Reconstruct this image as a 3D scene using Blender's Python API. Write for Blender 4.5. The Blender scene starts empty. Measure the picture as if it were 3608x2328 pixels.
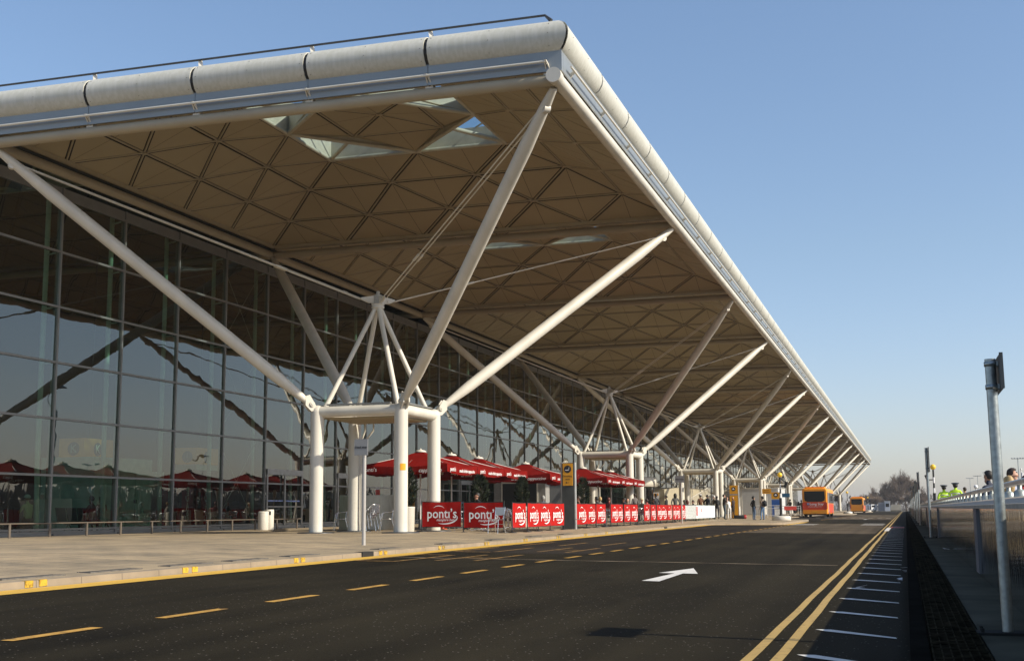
import bpy, bmesh, math, random
from mathutils import Vector, Matrix
random.seed(7)
R = math.radians; PI = math.pi
SC = bpy.context.scene; COL = SC.collection

# ---------------- camera, sky, sun, exposure ----------------
cam = bpy.data.objects.new('camera', bpy.data.cameras.new('camera')); COL.objects.link(cam)
cr = (0.95463153, 0.29767628, -0.00821433); cu = (0.05029294, -0.13397587, 0.98970758); cf = (-0.29351194, 0.94521918, 0.1428686)
cam.matrix_world = Matrix(((cr[0], cu[0], -cf[0], 8.2175), (cr[1], cu[1], -cf[1], -30.6967), (cr[2], cu[2], -cf[2], 0.6733), (0, 0, 0, 1)))
cam.data.sensor_width = 36; cam.data.lens = 43.94; cam.data.clip_start = .1; cam.data.clip_end = 6000
SC.camera = cam
SUN_EL, SUN_AZ = 33.0, -5.0          # azimuth measured from +X towards +Y
W = bpy.data.worlds.new('World'); SC.world = W; W.use_nodes = True
nt = W.node_tree; bg = nt.nodes['Background']; sky = nt.nodes.new('ShaderNodeTexSky')
sky.sky_type = 'NISHITA'; sky.sun_disc = False; sky.sun_elevation = R(SUN_EL); sky.sun_rotation = R(90 - SUN_AZ)
sky.altitude = 50; sky.air_density = 1.0; sky.dust_density = .9; sky.ozone_density = 2.2
tint = nt.nodes.new('ShaderNodeMix'); tint.data_type = 'RGBA'; tint.blend_type = 'MULTIPLY'; tint.inputs[0].default_value = 1
tc = nt.nodes.new('ShaderNodeTexCoord'); sz = nt.nodes.new('ShaderNodeSeparateXYZ'); hr = nt.nodes.new('ShaderNodeValToRGB')   # greyer, milkier air low in the sky
nt.links.new(tc.outputs['Generated'], sz.inputs[0]); nt.links.new(sz.outputs[2], hr.inputs[0])
hr.color_ramp.elements[0].position = 0; hr.color_ramp.elements[0].color = (.82, .785, .92, 1); hr.color_ramp.elements[1].position = .48; hr.color_ramp.elements[1].color = (1.0, 1.0, 1.0, 1); e3 = hr.color_ramp.elements.new(.2); e3.color = (.905, .875, .87, 1)
nt.links.new(hr.outputs[0], tint.inputs[7]); nt.links.new(sky.outputs[0], tint.inputs[6]); nt.links.new(tint.outputs[2], bg.inputs[0]); bg.inputs[1].default_value = .15
sl = bpy.data.lights.new('sun', 'SUN'); so = bpy.data.objects.new('sun', sl); COL.objects.link(so)
sl.energy = 5.0; sl.angle = R(.5); sl.color = (1, .92, .77)
e_, a_ = R(SUN_EL), R(SUN_AZ)
SD = Vector((math.cos(e_) * math.cos(a_), math.cos(e_) * math.sin(a_), math.sin(e_)))
so.rotation_euler = SD.to_track_quat('Z', 'Y').to_euler(); so.location = (60, 0, 60)
SC.view_settings.view_transform = 'Standard'; SC.view_settings.look = 'None'
SC.view_settings.exposure = .28; SC.view_settings.gamma = 1
SC.cycles.max_bounces = 10; SC.cycles.transparent_max_bounces = 24

# ---------------- helpers ----------------
def put(o, label=None, cat=None, group=None, kind=None):
    if label: o['label'] = label
    if cat: o['category'] = cat
    if group: o['group'] = group
    if kind: o['kind'] = kind
    return o
def thing(name, label, cat, loc=(0, 0, 0), rz=0, group=None):
    o = bpy.data.objects.new(name, None); COL.objects.link(o); o.empty_display_size = .2
    o.location = loc; o.rotation_euler = (0, 0, rz)
    return put(o, label, cat, group)
def copy_tree(o, parent=None):
    c = o.copy(); COL.objects.link(c)
    if parent is not None: c.parent = parent
    for ch in list(o.children): copy_tree(ch, c)
    return c
def dup(o, loc, rz=None, label=None, group=None, scale=None):
    c = copy_tree(o); c.location = loc
    if rz is not None: c.rotation_euler = (0, 0, rz)
    if label: c['label'] = label
    if group: c['group'] = group
    if scale: c.scale = (scale,) * 3
    return c
def child(src, parent, loc=None):
    c = copy_tree(src, parent)
    if loc is not None: c.location = loc
    return c
class MB:
    def __init__(s): s.v = []; s.f = []; s.mi = []; s.sm = []; s.m = 0
    def add(s, vs, fs, smooth=False):
        b = len(s.v); s.v += [tuple(p) for p in vs]
        for f in fs: s.f.append([b + i for i in f]); s.mi.append(s.m); s.sm.append(smooth)
        return s
    def box(s, c, d, yaw=0, rot=None):
        M = rot if rot is not None else Matrix.Rotation(yaw, 3, 'Z')
        vs = [Vector(c) + M @ Vector((x * d[0] / 2, y * d[1] / 2, z * d[2] / 2)) for z in (-1, 1) for y in (-1, 1) for x in (-1, 1)]
        return s.add(vs, [(0, 2, 3, 1), (4, 5, 7, 6), (0, 1, 5, 4), (2, 6, 7, 3), (0, 4, 6, 2), (1, 3, 7, 5)])
    def bb(s, x0, x1, y0, y1, z0, z1): return s.box(((x0 + x1) / 2, (y0 + y1) / 2, (z0 + z1) / 2), (x1 - x0, y1 - y0, z1 - z0))
    def poly(s, pts): return s.add(pts, [tuple(range(len(pts)))])
    def extrude(s, pts, vec):
        n = len(pts); a = [Vector(p) for p in pts]; b = [p + Vector(vec) for p in a]
        return s.add(a + b, [tuple(range(n))[::-1], tuple(range(n, 2 * n))] + [(i, (i + 1) % n, n + (i + 1) % n, n + i) for i in range(n)])
    def tube(s, pts, r, n=12, caps=True, closed=False):
        P = [Vector(p) for p in pts]; rs = r if isinstance(r, (list, tuple)) else [r] * len(P)
        T = []
        for i in range(len(P)):
            if closed: t = P[(i + 1) % len(P)] - P[i - 1]
            else: t = P[min(i + 1, len(P) - 1)] - P[max(i - 1, 0)]
            T.append(t.normalized())
        u = T[0].orthogonal().normalized(); rings = []
        for i, p in enumerate(P):
            u = (u - T[i] * u.dot(T[i])).normalized(); w = T[i].cross(u)
            rings.append([p + (u * math.cos(2 * PI * k / n) + w * math.sin(2 * PI * k / n)) * rs[i] for k in range(n)])
        vs = [q for g in rings for q in g]; m = len(P)
        fs = [(i * n + k, i * n + (k + 1) % n, ((i + 1) % m) * n + (k + 1) % n, ((i + 1) % m) * n + k) for i in range(m if closed else m - 1) for k in range(n)]
        s.add(vs, fs, True)
        if caps and not closed: s.add(rings[0], [tuple(range(n))[::-1]]); s.add(rings[-1], [tuple(range(n))])
        return s
    def lathe(s, prof, o=(0, 0, 0), n=20, M=None, smooth=True):
        vs = []
        for r, z in prof:
            for k in range(n):
                p = Vector((r * math.cos(2 * PI * k / n), r * math.sin(2 * PI * k / n), z))
                vs.append(Vector(o) + (M @ p if M is not None else p))
        m = len(prof)
        return s.add(vs, [(i * n + k, i * n + (k + 1) % n, (i + 1) * n + (k + 1) % n, (i + 1) * n + k) for i in range(m - 1) for k in range(n)], smooth)
    def disc(s, c, r, n=20, nrm=(0, 0, 1)):
        q = Vector(nrm).to_track_quat('Z', 'Y')
        return s.add([Vector(c) + q @ Vector((r * math.cos(2 * PI * k / n), r * math.sin(2 * PI * k / n), 0)) for k in range(n)], [tuple(range(n))])
    def cyl(s, c0, c1, r, n=16): return s.tube([c0, c1], r, n)
    def ball(s, c, d, n=12, m=8, lo=-1.0):
        prof = [(max(math.cos(t), 1e-4), math.sin(t)) for t in [PI / 2 * (lo + (1 - lo) * i / m) for i in range(m + 1)]]
        d = (d,) * 3 if not isinstance(d, (tuple, list)) else d
        vs = [Vector(c) + Vector((r * math.cos(2 * PI * k / n) * d[0], r * math.sin(2 * PI * k / n) * d[1], z * d[2])) for r, z in prof for k in range(n)]
        return s.add(vs, [(i * n + k, i * n + (k + 1) % n, (i + 1) * n + (k + 1) % n, (i + 1) * n + k) for i in range(m) for k in range(n)], True)
    def mesh(s, name, mats):
        me = bpy.data.meshes.new(name); me.from_pydata(s.v, [], s.f)
        for mt in (mats if isinstance(mats, (list, tuple)) else [mats]): me.materials.append(mt)
        me.polygons.foreach_set('material_index', s.mi); me.polygons.foreach_set('use_smooth', s.sm); me.update()
        return me
    def build(s, name, mats, parent=None, loc=None, **kw):
        o = bpy.data.objects.new(name, s.mesh(name, mats)); COL.objects.link(o)
        if parent is not None: o.parent = parent
        if loc is not None: o.location = loc
        return put(o, **kw)
def text_mesh(txt, size, mat, name='lettering', parent=None, M=None, shear=0, weight=0, align='CENTER', sx=1, extrude=.002):
    cu_ = bpy.data.curves.new('lettering', 'FONT'); cu_.body = txt; cu_.size = size; cu_.align_x = align; cu_.align_y = 'CENTER'
    cu_.shear = shear; cu_.offset = weight; cu_.extrude = extrude; cu_.resolution_u = 2
    t = bpy.data.objects.new('lettering', cu_); COL.objects.link(t)
    dg = bpy.context.evaluated_depsgraph_get(); me = bpy.data.meshes.new_from_object(t.evaluated_get(dg))
    bpy.data.objects.remove(t); me.materials.clear(); me.materials.append(mat)
    o = bpy.data.objects.new(name, me); COL.objects.link(o)
    if parent is not None: o.parent = parent
    me.transform(Matrix.Diagonal((sx, 1, 1, 1)))
    if M is not None: me.transform(M)
    return o
def join_into(mb, me, M=None):
    me2 = me.copy()
    if M is not None: me2.transform(M)
    mb.add([v.co[:] for v in me2.vertices], [tuple(p.vertices) for p in me2.polygons]); bpy.data.meshes.remove(me2)

# matrices that stand XY text up: facing -Y and facing +X
def face_my(x, y, z): return Matrix.Translation((x, y, z)) @ Matrix.Rotation(PI / 2, 4, 'X')
def face_px(x, y, z): return Matrix.Translation((x, y, z)) @ Matrix.Rotation(PI / 2, 4, 'Z') @ Matrix.Rotation(PI / 2, 4, 'X')

MATS = {}
def pm(name, col, rough=.5, metal=0, var=.12, scale=3.0, bump=0.0, bscale=None, spec=.5, stretch=None, emit=None, detail=6):
    if name in MATS: return MATS[name]
    m = bpy.data.materials.new(name); m.use_nodes = True; t = m.node_tree; b = t.nodes['Principled BSDF']
    b.inputs['Roughness'].default_value = rough; b.inputs['Metallic'].default_value = metal; b.inputs['Specular IOR Level'].default_value = spec
    g = t.nodes.new('ShaderNodeNewGeometry'); mp = t.nodes.new('ShaderNodeMapping'); t.links.new(g.outputs['Position'], mp.inputs['Vector'])
    if stretch: mp.inputs['Scale'].default_value = stretch
    nz = t.nodes.new('ShaderNodeTexNoise'); nz.inputs['Scale'].default_value = scale; nz.inputs['Detail'].default_value = detail
    t.links.new(mp.outputs[0], nz.inputs['Vector'])
    rp = t.nodes.new('ShaderNodeValToRGB'); t.links.new(nz.outputs['Fac'], rp.inputs[0])
    rp.color_ramp.elements[0].position = .3; rp.color_ramp.elements[1].position = .7
    rp.color_ramp.elements[0].color = tuple(c * (1 - var) for c in col) + (1,); rp.color_ramp.elements[1].color = tuple(min(1, c * (1 + var)) for c in col) + (1,)
    t.links.new(rp.outputs[0], b.inputs['Base Color'])
    if bump:
        n2 = t.nodes.new('ShaderNodeTexNoise'); n2.inputs['Scale'].default_value = bscale or scale * 6; n2.inputs['Detail'].default_value = 4
        t.links.new(mp.outputs[0], n2.inputs['Vector']); bp = t.nodes.new('ShaderNodeBump'); bp.inputs['Strength'].default_value = bump; bp.inputs['Distance'].default_value = .02
        t.links.new(n2.outputs['Fac'], bp.inputs['Height']); t.links.new(bp.outputs[0], b.inputs['Normal'])
    if emit: b.inputs['Emission Color'].default_value = emit[0] + (1,); b.inputs['Emission Strength'].default_value = emit[1]
    MATS[name] = m; return m
def N(t, kind, **kw):
    n = t.nodes.new(kind)
    for k, v in kw.items(): setattr(n, k, v)
    return n
def mathn(t, op, a, b=None, c=None):
    n = t.nodes.new('ShaderNodeMath'); n.operation = op
    for i, x in enumerate((a, b, c)):
        if x is None: continue
        if isinstance(x, (int, float)): n.inputs[i].default_value = x
        else: t.links.new(x, n.inputs[i])
    return n.outputs[0]
def mixc(t, fac, a, b, mode='MIX'):
    n = t.nodes.new('ShaderNodeMix'); n.data_type = 'RGBA'; n.blend_type = mode
    for sock, x in ((n.inputs[0], fac), (n.inputs[6], a), (n.inputs[7], b)):
        if isinstance(x, (int, float)): sock.default_value = x
        elif isinstance(x, tuple): sock.default_value = x if len(x) == 4 else x + (1,)
        else: t.links.new(x, sock)
    return n.outputs[2]

WHITE = pm('steel_white_paint', (.62, .58, .495), .42, 0, .09, 1.6, stretch=(1, 1, .5))
CLAD = None
def cladding_mat():
    m = pm('weathered_cladding', (.58, .565, .50), .5, .0, .04, .5)
    t = m.node_tree; b = t.nodes['Principled BSDF']
    g = N(t, 'ShaderNodeNewGeometry'); mp = N(t, 'ShaderNodeMapping'); mp.inputs['Scale'].default_value = (7, 7, .3); t.links.new(g.outputs['Position'], mp.inputs[0])
    nz = N(t, 'ShaderNodeTexNoise'); nz.inputs['Scale'].default_value = 1.6; nz.inputs['Detail'].default_value = 5; t.links.new(mp.outputs[0], nz.inputs['Vector'])
    r = N(t, 'ShaderNodeValToRGB'); t.links.new(nz.outputs[0], r.inputs[0]); r.color_ramp.elements[0].position = .42; r.color_ramp.elements[1].position = .62
    r.color_ramp.elements[0].color = (.90, .90, .87, 1); r.color_ramp.elements[1].color = (1, 1, 1, 1)
    src = b.inputs['Base Color'].links[0].from_socket
    t.links.new(mixc(t, 1.0, src, r.outputs[0], 'MULTIPLY'), b.inputs['Base Color'])
    return m
CLAD = cladding_mat()
BEAM = pm('beam_white_shaded', (.35, .295, .205), .5, 0, .06, 1.2)  # white beam steel with the canopy shade darkened into its colour
FASC = pm('fascia_metal', (.27, .29, .295), .35, .3, .05, 1.0)
SOFF = pm('soffit_panel', (.355, .29, .175), .6, 0, .05, .5)
SOFG = pm('soffit_gap', (.05, .04, .025), .8)
RIB = pm('soffit_rib', (.39, .325, .21), .5, 0, .05)
BLACK = pm('black_rubber', (.012, .012, .012), .6)
DGREY = pm('dark_grey_metal', (.06, .062, .065), .45, .2)
MULL = pm('mullion_grey', (.20, .195, .18), .4, .3, .08, 2)
GALV = pm('galvanised_steel', (.36, .39, .38), .38, .75, .22, 22, .05, 60)
STEEL = pm('brushed_steel', (.36, .33, .28), .28, 1.0, .08, 14, stretch=(1, 1, .2))
ALU = pm('aluminium_tube', (.78, .78, .78), .18, 1.0, .05)
RED = pm('red_canvas', (.17, .005, .003), .85, 0, .12, 2.5, .25, 9, spec=.08)
WTXT = pm('white_lettering', (.82, .80, .78), .6, 0, .03)
YEL = pm('yellow_sign', (.80, .36, .012), .45, 0, .05)
BTXT = pm('black_lettering', (.02, .02, .022), .5)
PLANTER = pm('planter_cream', (.62, .58, .50), .5, 0, .06)
# ---------------- ground, road, pavement ----------------
def rz(x): return -.22 - .0135 * (x + 2.2)          # road falls gently away from the terminal
def kerb_x(y):                                       # road edge of the terminal pavement, with built-out crossings
    base = -2.12 - .012 * (y + 18) if y < 40 else -2.85
    if y >= 70: base = -2.4
    for y0, y1, x1, ra in ((46, 66, 1.25, 4.5), (153, 169, 1.1, 5), (255, 271, 1.0, 5)):
        if y0 - ra < y < y1 + ra * 1.3:
            f = min(1, max(0, (y - y0 + ra) / ra)) * min(1, max(0, (y1 + ra * 1.3 - y) / (ra * 1.3)))
            f = f * f * (3 - 2 * f); base = base * (1 - f) + x1 * f
    return base
def pz(x): return 0.0 if x < -6.5 else max(-.125, -.125 * (x + 6.5) / 4.3)
YS = [-60 + 2 * i for i in range(50)] + [40 + .5 * i for i in range(70)] + [75 + 3 * i for i in range(103)]

def asphalt(name, col, agg=.5):
    m = bpy.data.materials.new(name); m.use_nodes = True; t = m.node_tree; b = t.nodes['Principled BSDF']
    b.inputs['Roughness'].default_value = .9; b.inputs['Specular IOR Level'].default_value = .06
    g = N(t, 'ShaderNodeNewGeometry')
    n1 = N(t, 'ShaderNodeTexNoise'); n1.inputs['Scale'].default_value = .22; n1.inputs['Detail'].default_value = 5; t.links.new(g.outputs['Position'], n1.inputs['Vector'])
    mp = N(t, 'ShaderNodeMapping'); mp.inputs['Scale'].default_value = (1.6, .05, 1); t.links.new(g.outputs['Position'], mp.inputs[0])
    n2 = N(t, 'ShaderNodeTexNoise'); n2.inputs['Scale'].default_value = 1.0; n2.inputs['Detail'].default_value = 3; t.links.new(mp.outputs[0], n2.inputs['Vector'])
    n3 = N(t, 'ShaderNodeTexNoise'); n3.inputs['Scale'].default_value = 70; n3.inputs['Detail'].default_value = 3; t.links.new(g.outputs['Position'], n3.inputs['Vector'])
    v = N(t, 'ShaderNodeTexVoronoi'); v.inputs['Scale'].default_value = 26; t.links.new(g.outputs['Position'], v.inputs['Vector'])
    sp = mathn(t, 'LESS_THAN', v.outputs['Distance'], .2)
    wn = N(t, 'ShaderNodeTexWhiteNoise'); t.links.new(v.outputs['Position'], wn.inputs[0])
    sp = mathn(t, 'MULTIPLY', sp, mathn(t, 'GREATER_THAN', wn.outputs[0], .86))
    br = mathn(t, 'ADD', mathn(t, 'MULTIPLY', n1.outputs[0], 1.5), mathn(t, 'MULTIPLY', n2.outputs[0], 1.5))
    br = mathn(t, 'ADD', br, mathn(t, 'MULTIPLY', n3.outputs[0], 1.3)); br = mathn(t, 'MAXIMUM', mathn(t, 'SUBTRACT', br, 1.15), .25)
    c = mixc(t, 1.0, col, br, 'MULTIPLY')
    n4 = N(t, 'ShaderNodeTexNoise'); n4.inputs['Scale'].default_value = .9; n4.inputs['Detail'].default_value = 6; mp4 = N(t, 'ShaderNodeMapping'); mp4.inputs['Scale'].default_value = (1.2, .3, 1); mp4.inputs['Location'].default_value = (7, 3, 0); t.links.new(g.outputs['Position'], mp4.inputs[0]); t.links.new(mp4.outputs[0], n4.inputs['Vector'])
    oil = N(t, 'ShaderNodeValToRGB'); t.links.new(n4.outputs[0], oil.inputs[0]); oil.color_ramp.elements[0].position = .60; oil.color_ramp.elements[0].color = (1, 1, 1, 1); oil.color_ramp.elements[1].position = .72; oil.color_ramp.elements[1].color = (.62, .62, .62, 1)
    c = mixc(t, 1.0, c, oil.outputs[0], 'MULTIPLY')
    c = mixc(t, mathn(t, 'MULTIPLY', sp, agg), c, (.34, .30, .25))
    t.links.new(c, b.inputs['Base Color'])
    bp = N(t, 'ShaderNodeBump'); bp.inputs['Strength'].default_value = .5; bp.inputs['Distance'].default_value = .01
    t.links.new(n3.outputs[0], bp.inputs['Height']); t.links.new(bp.outputs[0], b.inputs['Normal'])
    return m
ASPH = asphalt('asphalt_dark', (.0195, .0158, .0090)); ASPHL = asphalt('asphalt_worn_light', (.088, .069, .047), .3); ASPHB = asphalt('asphalt_bay', (.027, .022, .017), .3)
def paint(name, col, wear=.5):
    m = bpy.data.materials.new(name); m.use_nodes = True; t = m.node_tree; b = t.nodes['Principled BSDF']; b.inputs['Roughness'].default_value = .7
    g = N(t, 'ShaderNodeNewGeometry'); n1 = N(t, 'ShaderNodeTexNoise'); n1.inputs['Scale'].default_value = 9; n1.inputs['Detail'].default_value = 8; n1.inputs['Roughness'].default_value = .75; t.links.new(g.outputs['Position'], n1.inputs['Vector'])
    r = N(t, 'ShaderNodeValToRGB'); t.links.new(n1.outputs[0], r.inputs[0]); r.color_ramp.elements[0].position = wear - .08; r.color_ramp.elements[1].position = wear + .1
    r.color_ramp.elements[0].color = (.05, .043, .033, 1); r.color_ramp.elements[1].color = (1, 1, 1, 1)
    n2 = N(t, 'ShaderNodeTexNoise'); n2.inputs['Scale'].default_value = 1.3; t.links.new(g.outputs['Position'], n2.inputs['Vector'])
    c = mixc(t, n2.outputs[0], tuple(x * .75 for x in col), col); t.links.new(mixc(t, 1, c, r.outputs[0], 'MULTIPLY'), b.inputs['Base Color'])
    return m
PYEL = paint('road_paint_yellow', (.46, .30, .085), .36); PYELD = paint('road_paint_yellow_worn', (.55, .30, .05), .40); PWHT = paint('road_paint_white', (.72, .68, .62), .34)
PYELF = paint('road_paint_yellow_faded', (.42, .22, .04), .50); PKY = paint('kerb_paint_yellow', (.66, .40, .03), .42)
PRED = paint('road_paint_red', (.45, .08, .06), .36)

def paving():
    m = bpy.data.materials.new('paving_slabs'); m.use_nodes = True; t = m.node_tree; b = t.nodes['Principled BSDF']; b.inputs['Roughness'].default_value = .75
    g = N(t, 'ShaderNodeNewGeometry'); bk = N(t, 'ShaderNodeTexBrick'); t.links.new(g.outputs['Position'], bk.inputs['Vector'])
    bk.inputs['Scale'].default_value = 1; bk.inputs['Brick Width'].default_value = .9; bk.inputs['Row Height'].default_value = .6; bk.inputs['Mortar Size'].default_value = .014; bk.offset = .5
    bk.inputs['Color1'].default_value = (.375, .295, .185, 1); bk.inputs['Color2'].default_value = (.325, .26, .168, 1); bk.inputs['Mortar'].default_value = (.13, .105, .075, 1)
    n1 = N(t, 'ShaderNodeTexNoise'); n1.inputs['Scale'].default_value = .6; n1.inputs['Detail'].default_value = 9; n1.inputs['Roughness'].default_value = .7; t.links.new(g.outputs['Position'], n1.inputs['Vector'])
    r = N(t, 'ShaderNodeValToRGB'); t.links.new(n1.outputs[0], r.inputs[0]); r.color_ramp.elements[0].position = .32; r.color_ramp.elements[1].position = .6
    r.color_ramp.elements[0].color = (.50, .51, .52, 1); r.color_ramp.elements[1].color = (1.05, 1.0, .95, 1)
    c = mixc(t, 1, bk.outputs[0], r.outputs[0], 'MULTIPLY')
    n3 = N(t, 'ShaderNodeTexNoise'); n3.inputs['Scale'].default_value = 60; t.links.new(g.outputs['Position'], n3.inputs['Vector'])
    c = mixc(t, .35, c, n3.outputs[0], 'OVERLAY'); t.links.new(c, b.inputs['Base Color'])
    return m
PAVE = paving()
def kerbmat():
    m = pm('kerb_stone', (.26, .205, .14), .75, 0, .15, 2.5, .2, 40); t = m.node_tree; b = t.nodes['Principled BSDF']
    g = N(t, 'ShaderNodeNewGeometry'); sx = N(t, 'ShaderNodeSeparateXYZ'); t.links.new(g.outputs['Position'], sx.inputs[0])
    fr = mathn(t, 'FRACT', mathn(t, 'DIVIDE', sx.outputs[1], .915)); j = mathn(t, 'LESS_THAN', fr, .014)
    t.links.new(mixc(t, j, b.inputs['Base Color'].links[0].from_socket, (.1, .08, .06)), b.inputs['Base Color'])
    return m
KERB = kerbmat()
CONC = pm('concrete_slab', (.085, .08, .058), .9, 0, .30, 1.4, .15, 30, spec=.03)
GROUND = pm('far_ground', (.10, .085, .055), .95, 0, .3, .05)
FORE = pm('forecourt_tarmac', (.16, .145, .12), .9, 0, .15, .6)

m = MB(); m.poly([(-900, -700, -.62), (900, -700, -.62), (900, 1800, -.62), (-900, 1800, -.62)])
m.build('ground', GROUND, kind='structure')
road = MB(); road.poly([(-9, -70, rz(-9)), (8.21, -70, rz(8.21)), (8.21, 345, rz(8.21)), (-9, 345, rz(-9))])
road = road.build('road', ASPH, kind='structure')
def strip(mb, x0, x1, y0, y1, dz=.004, sub=1):
    mb.poly([(x0, y0, rz(x0) + dz), (x1, y0, rz(x1) + dz), (x1, y1, rz(x1) + dz), (x0, y1, rz(x0) + dz)])
m = MB(); strip(m, 1.72, 7.0, 21.4, 53.2, .004); strip(m, 1.72, 7.0, 84, 160, .004); m.build('worn_surface', ASPHL, road)
m = MB()
for y0, y1 in ((-4, 46), (74, 148)): strip(m, -2.9, 1.55, y0, y1, .003)
m.build('bus_bay_surface', ASPHB, road)
# pavement sheet following the kerb line
m = MB(); cols = [(-70, None), (-6.5, None)]
for i in range(len(YS) - 1):
    ya, yb = YS[i], YS[i + 1]; ka, kb = kerb_x(ya) - .14, kerb_x(yb) - .14
    m.poly([(-70, ya, 0), (-6.5, ya, 0), (-6.5, yb, 0), (-70, yb, 0)])
    m.poly([(-6.5, ya, 0), (ka, ya, -.125), (kb, yb, -.125), (-6.5, yb, 0)])
m.build('pavement', PAVE, kind='structure')
m = MB(); ky = MB()
for i in range(len(YS) - 1):
    ya, yb = YS[i], YS[i + 1]; a, b = kerb_x(ya), kerb_x(yb)
    m.poly([(a - .14, ya, -.121), (a, ya, -.127), (b, yb, -.127), (b - .14, yb, -.121)])
    m.poly([(a, ya, -.127), (a + .02, ya, -.4), (b + .02, yb, -.4), (b, yb, -.127)])
    m.poly([(a - .14, ya, -.121), (b - .14, yb, -.121), (b - .14, yb, -.25), (a - .14, ya, -.25)])
    if ya < 60: ky.poly([(a + .03, ya, rz(a) + .006), (a + .47, ya, rz(a + .47) + .006), (b + .47, yb, rz(b + .47) + .006), (b + .03, yb, rz(b) + .006)])
kerb = m.build('kerb', KERB, kind='structure')
ky.build('kerbside_line', paint('kerbside_yellow', (.68, .40, .05), .34), road)
PKYF = paint('kerb_paint_faded', (.62, .40, .06), .47)
for i, y in enumerate((-17.6, -14.0, -10.3, -6.4, -2.8, .7, 4.4, 8.2, 12, 15.4, 19.4)):
    m = MB()
    for d in (0, .27):
        x = kerb_x(y + d); m.bb(x - .06, x + .004, y + d, y + d + .15, -.15, -.1235); m.bb(x - .01, x + .014, y + d, y + d + .15, -.205, -.125)
    m.build('kerb_stripe', PKY if i < 4 else PKYF, kerb)
m = MB(); x = kerb_x(-7); m.bb(x - .15, x + .03, -7.3, -6.75, -.25, -.117); x = kerb_x(28.5); m.bb(x - .15, x + .03, 28.3, 28.9, -.25, -.117)
m.build('kerb_joint', BLACK, kerb)
# road markings
m = MB(); y = -24.63
while y < 46:
    strip(m, 1.60, 1.72, y, y + 1.12, .007); y += 2.065
y = 76
while y < 150: strip(m, 1.5, 1.62, y, y + 1.5, .007); y += 3
m.build('bay_dash_line', PYELD, road)
m = MB()
def wob(x, y): return x + .004 * math.sin(y * 1.7) + .005 * math.sin(y * .6 + 1)
for x0, x1 in ((7.095, 7.17), (7.285, 7.365)):
    y = -60
    while y < 330:
        st = .9 if y < 40 else 10
        m.poly([(wob(x0, y), y, rz(x0) + .007), (wob(x1, y), y, rz(x1) + .007), (wob(x1, y + st), y + st, rz(x1) + .007), (wob(x0, y + st), y + st, rz(x0) + .007)]); y += st
m.build('double_yellow_line', PYEL, road)
m = MB(); y = -27.3
while y < 46:
    d = .05 + .015 * math.sin(y * 3)
    m.poly([(7.43, y + .02, rz(7.4) + .006), (7.52, y - .12, rz(7.5) + .006), (8.10, y - .56, rz(8.1) + .006), (8.09, y - .49 + d, rz(8.1) + .006), (7.56, y + d, rz(7.5) + .006)]); y += 1.945
m.build('loading_tick', PWHT, road)
m = MB(); A = [(4.63, -13.11), (4.89, -13.16), (4.85, -10.95), (5.08, -10.95), (4.74, -9.25), (4.46, -10.93), (4.72, -10.98)]
m.poly([(x, y, rz(x) + .007) for x, y in A]); m.poly([(x, y + 97, rz(x) + .007) for x, y in A])
m.build('direction_arrow', PWHT, road)
m = MB()
for i in range(5): strip(m, 5.6, 6.9, 47 + 1.9 * i, 47.5 + 1.9 * i, .008)
for i in range(3): strip(m, 1.6, 3.0, 46 + 1.9 * i, 46.6 + 1.9 * i, .008)
for k in range(9): strip(m, -.5 + k * .85, -.05 + k * .85, 100, 101, .008)
m.build('crossing_bar', PWHT, road)
m = MB(); strip(m, 7.43, 8.1, 37.5, 40.5, .009); m.build('red_marking', PRED, road)
m = MB(); strip(m, 7.25, 7.45, 28, 38, .010); m.build('white_edge_line', PWHT, road)
m = MB(); y0 = -7.0; xs = [-2.0 + i * .3 for i in range(31)]
for a, b in zip(xs, xs[1:]):
    w0, w1 = .05 + .03 * math.sin(a * 5), .05 + .03 * math.sin(b * 5); o0, o1 = .03 * math.sin(a * 2), .03 * math.sin(b * 2)
    m.poly([(a, y0 - .02 * a + o0 - w0, rz(a) + .005), (b, y0 - .02 * b + o1 - w1, rz(b) + .005), (b, y0 - .02 * b + o1 + w1, rz(b) + .005), (a, y0 - .02 * a + o0 + w0, rz(a) + .005)])
m.build('surface_joint', pm('joint_sand', (.24, .175, .11), .9, 0, .3, 8), road)
m = MB()   # worn yellow bay markings: strokes of a bay box
for (x, y, w, h) in ((-1.7, -8.8, .12, 3.4), (-.9, -8.9, .12, 3.3), (-1.3, -8.8, .7, .18), (-1.3, -5.6, .7, .18), (-.3, -8.2, .12, 3.0), (.4, -8.0, .12, 3.1), (.05, -6.7, .6, .2), (-1.6, -3.6, .12, 3.2), (-.7, -3.4, .12, 3), (-1.1, -3.6, .7, .2), (.2, -3, .12, 3), (.9, -3.2, .12, 3.2), (.5, -1.6, .6, .2), (-1.5, 1.5, .12, 3), (-.5, 1.4, .12, 3), (.5, 2, .12, 3)):
    strip(m, x - w / 2, x + w / 2, y - (0 if h > 1 else h / 2), y + (h if h > 1 else h / 2), .009)
m.build('bay_lettering', PYELF, road)
# drainage gratings set in the pavement behind the kerb
gm = MB()
for i in range(40): gm.bb(-.09, .09, i * .03 - .6, i * .03 - .585, -.012, .004)
gm.bb(-.11, -.09, -.62, .62, -.012, .005); gm.bb(.09, .11, -.62, .62, -.012, .005); gm.bb(-.10, .10, -.61, .61, -.013, -.008)
g0 = None
for i, y in enumerate((-17, -15.2, -13.2, -11.3, -9.2, -5, -1, 3, 7, 11)):
    loc = (kerb_x(y) - .42, y, pz(kerb_x(y) - .42) + .006)
    if g0 is None: g0 = gm.build('drain_grating', pm('drain_iron', (.13, .115, .095), .7, .1, .3, 12), kerb, loc)
    else: child(g0, kerb, loc)
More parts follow.
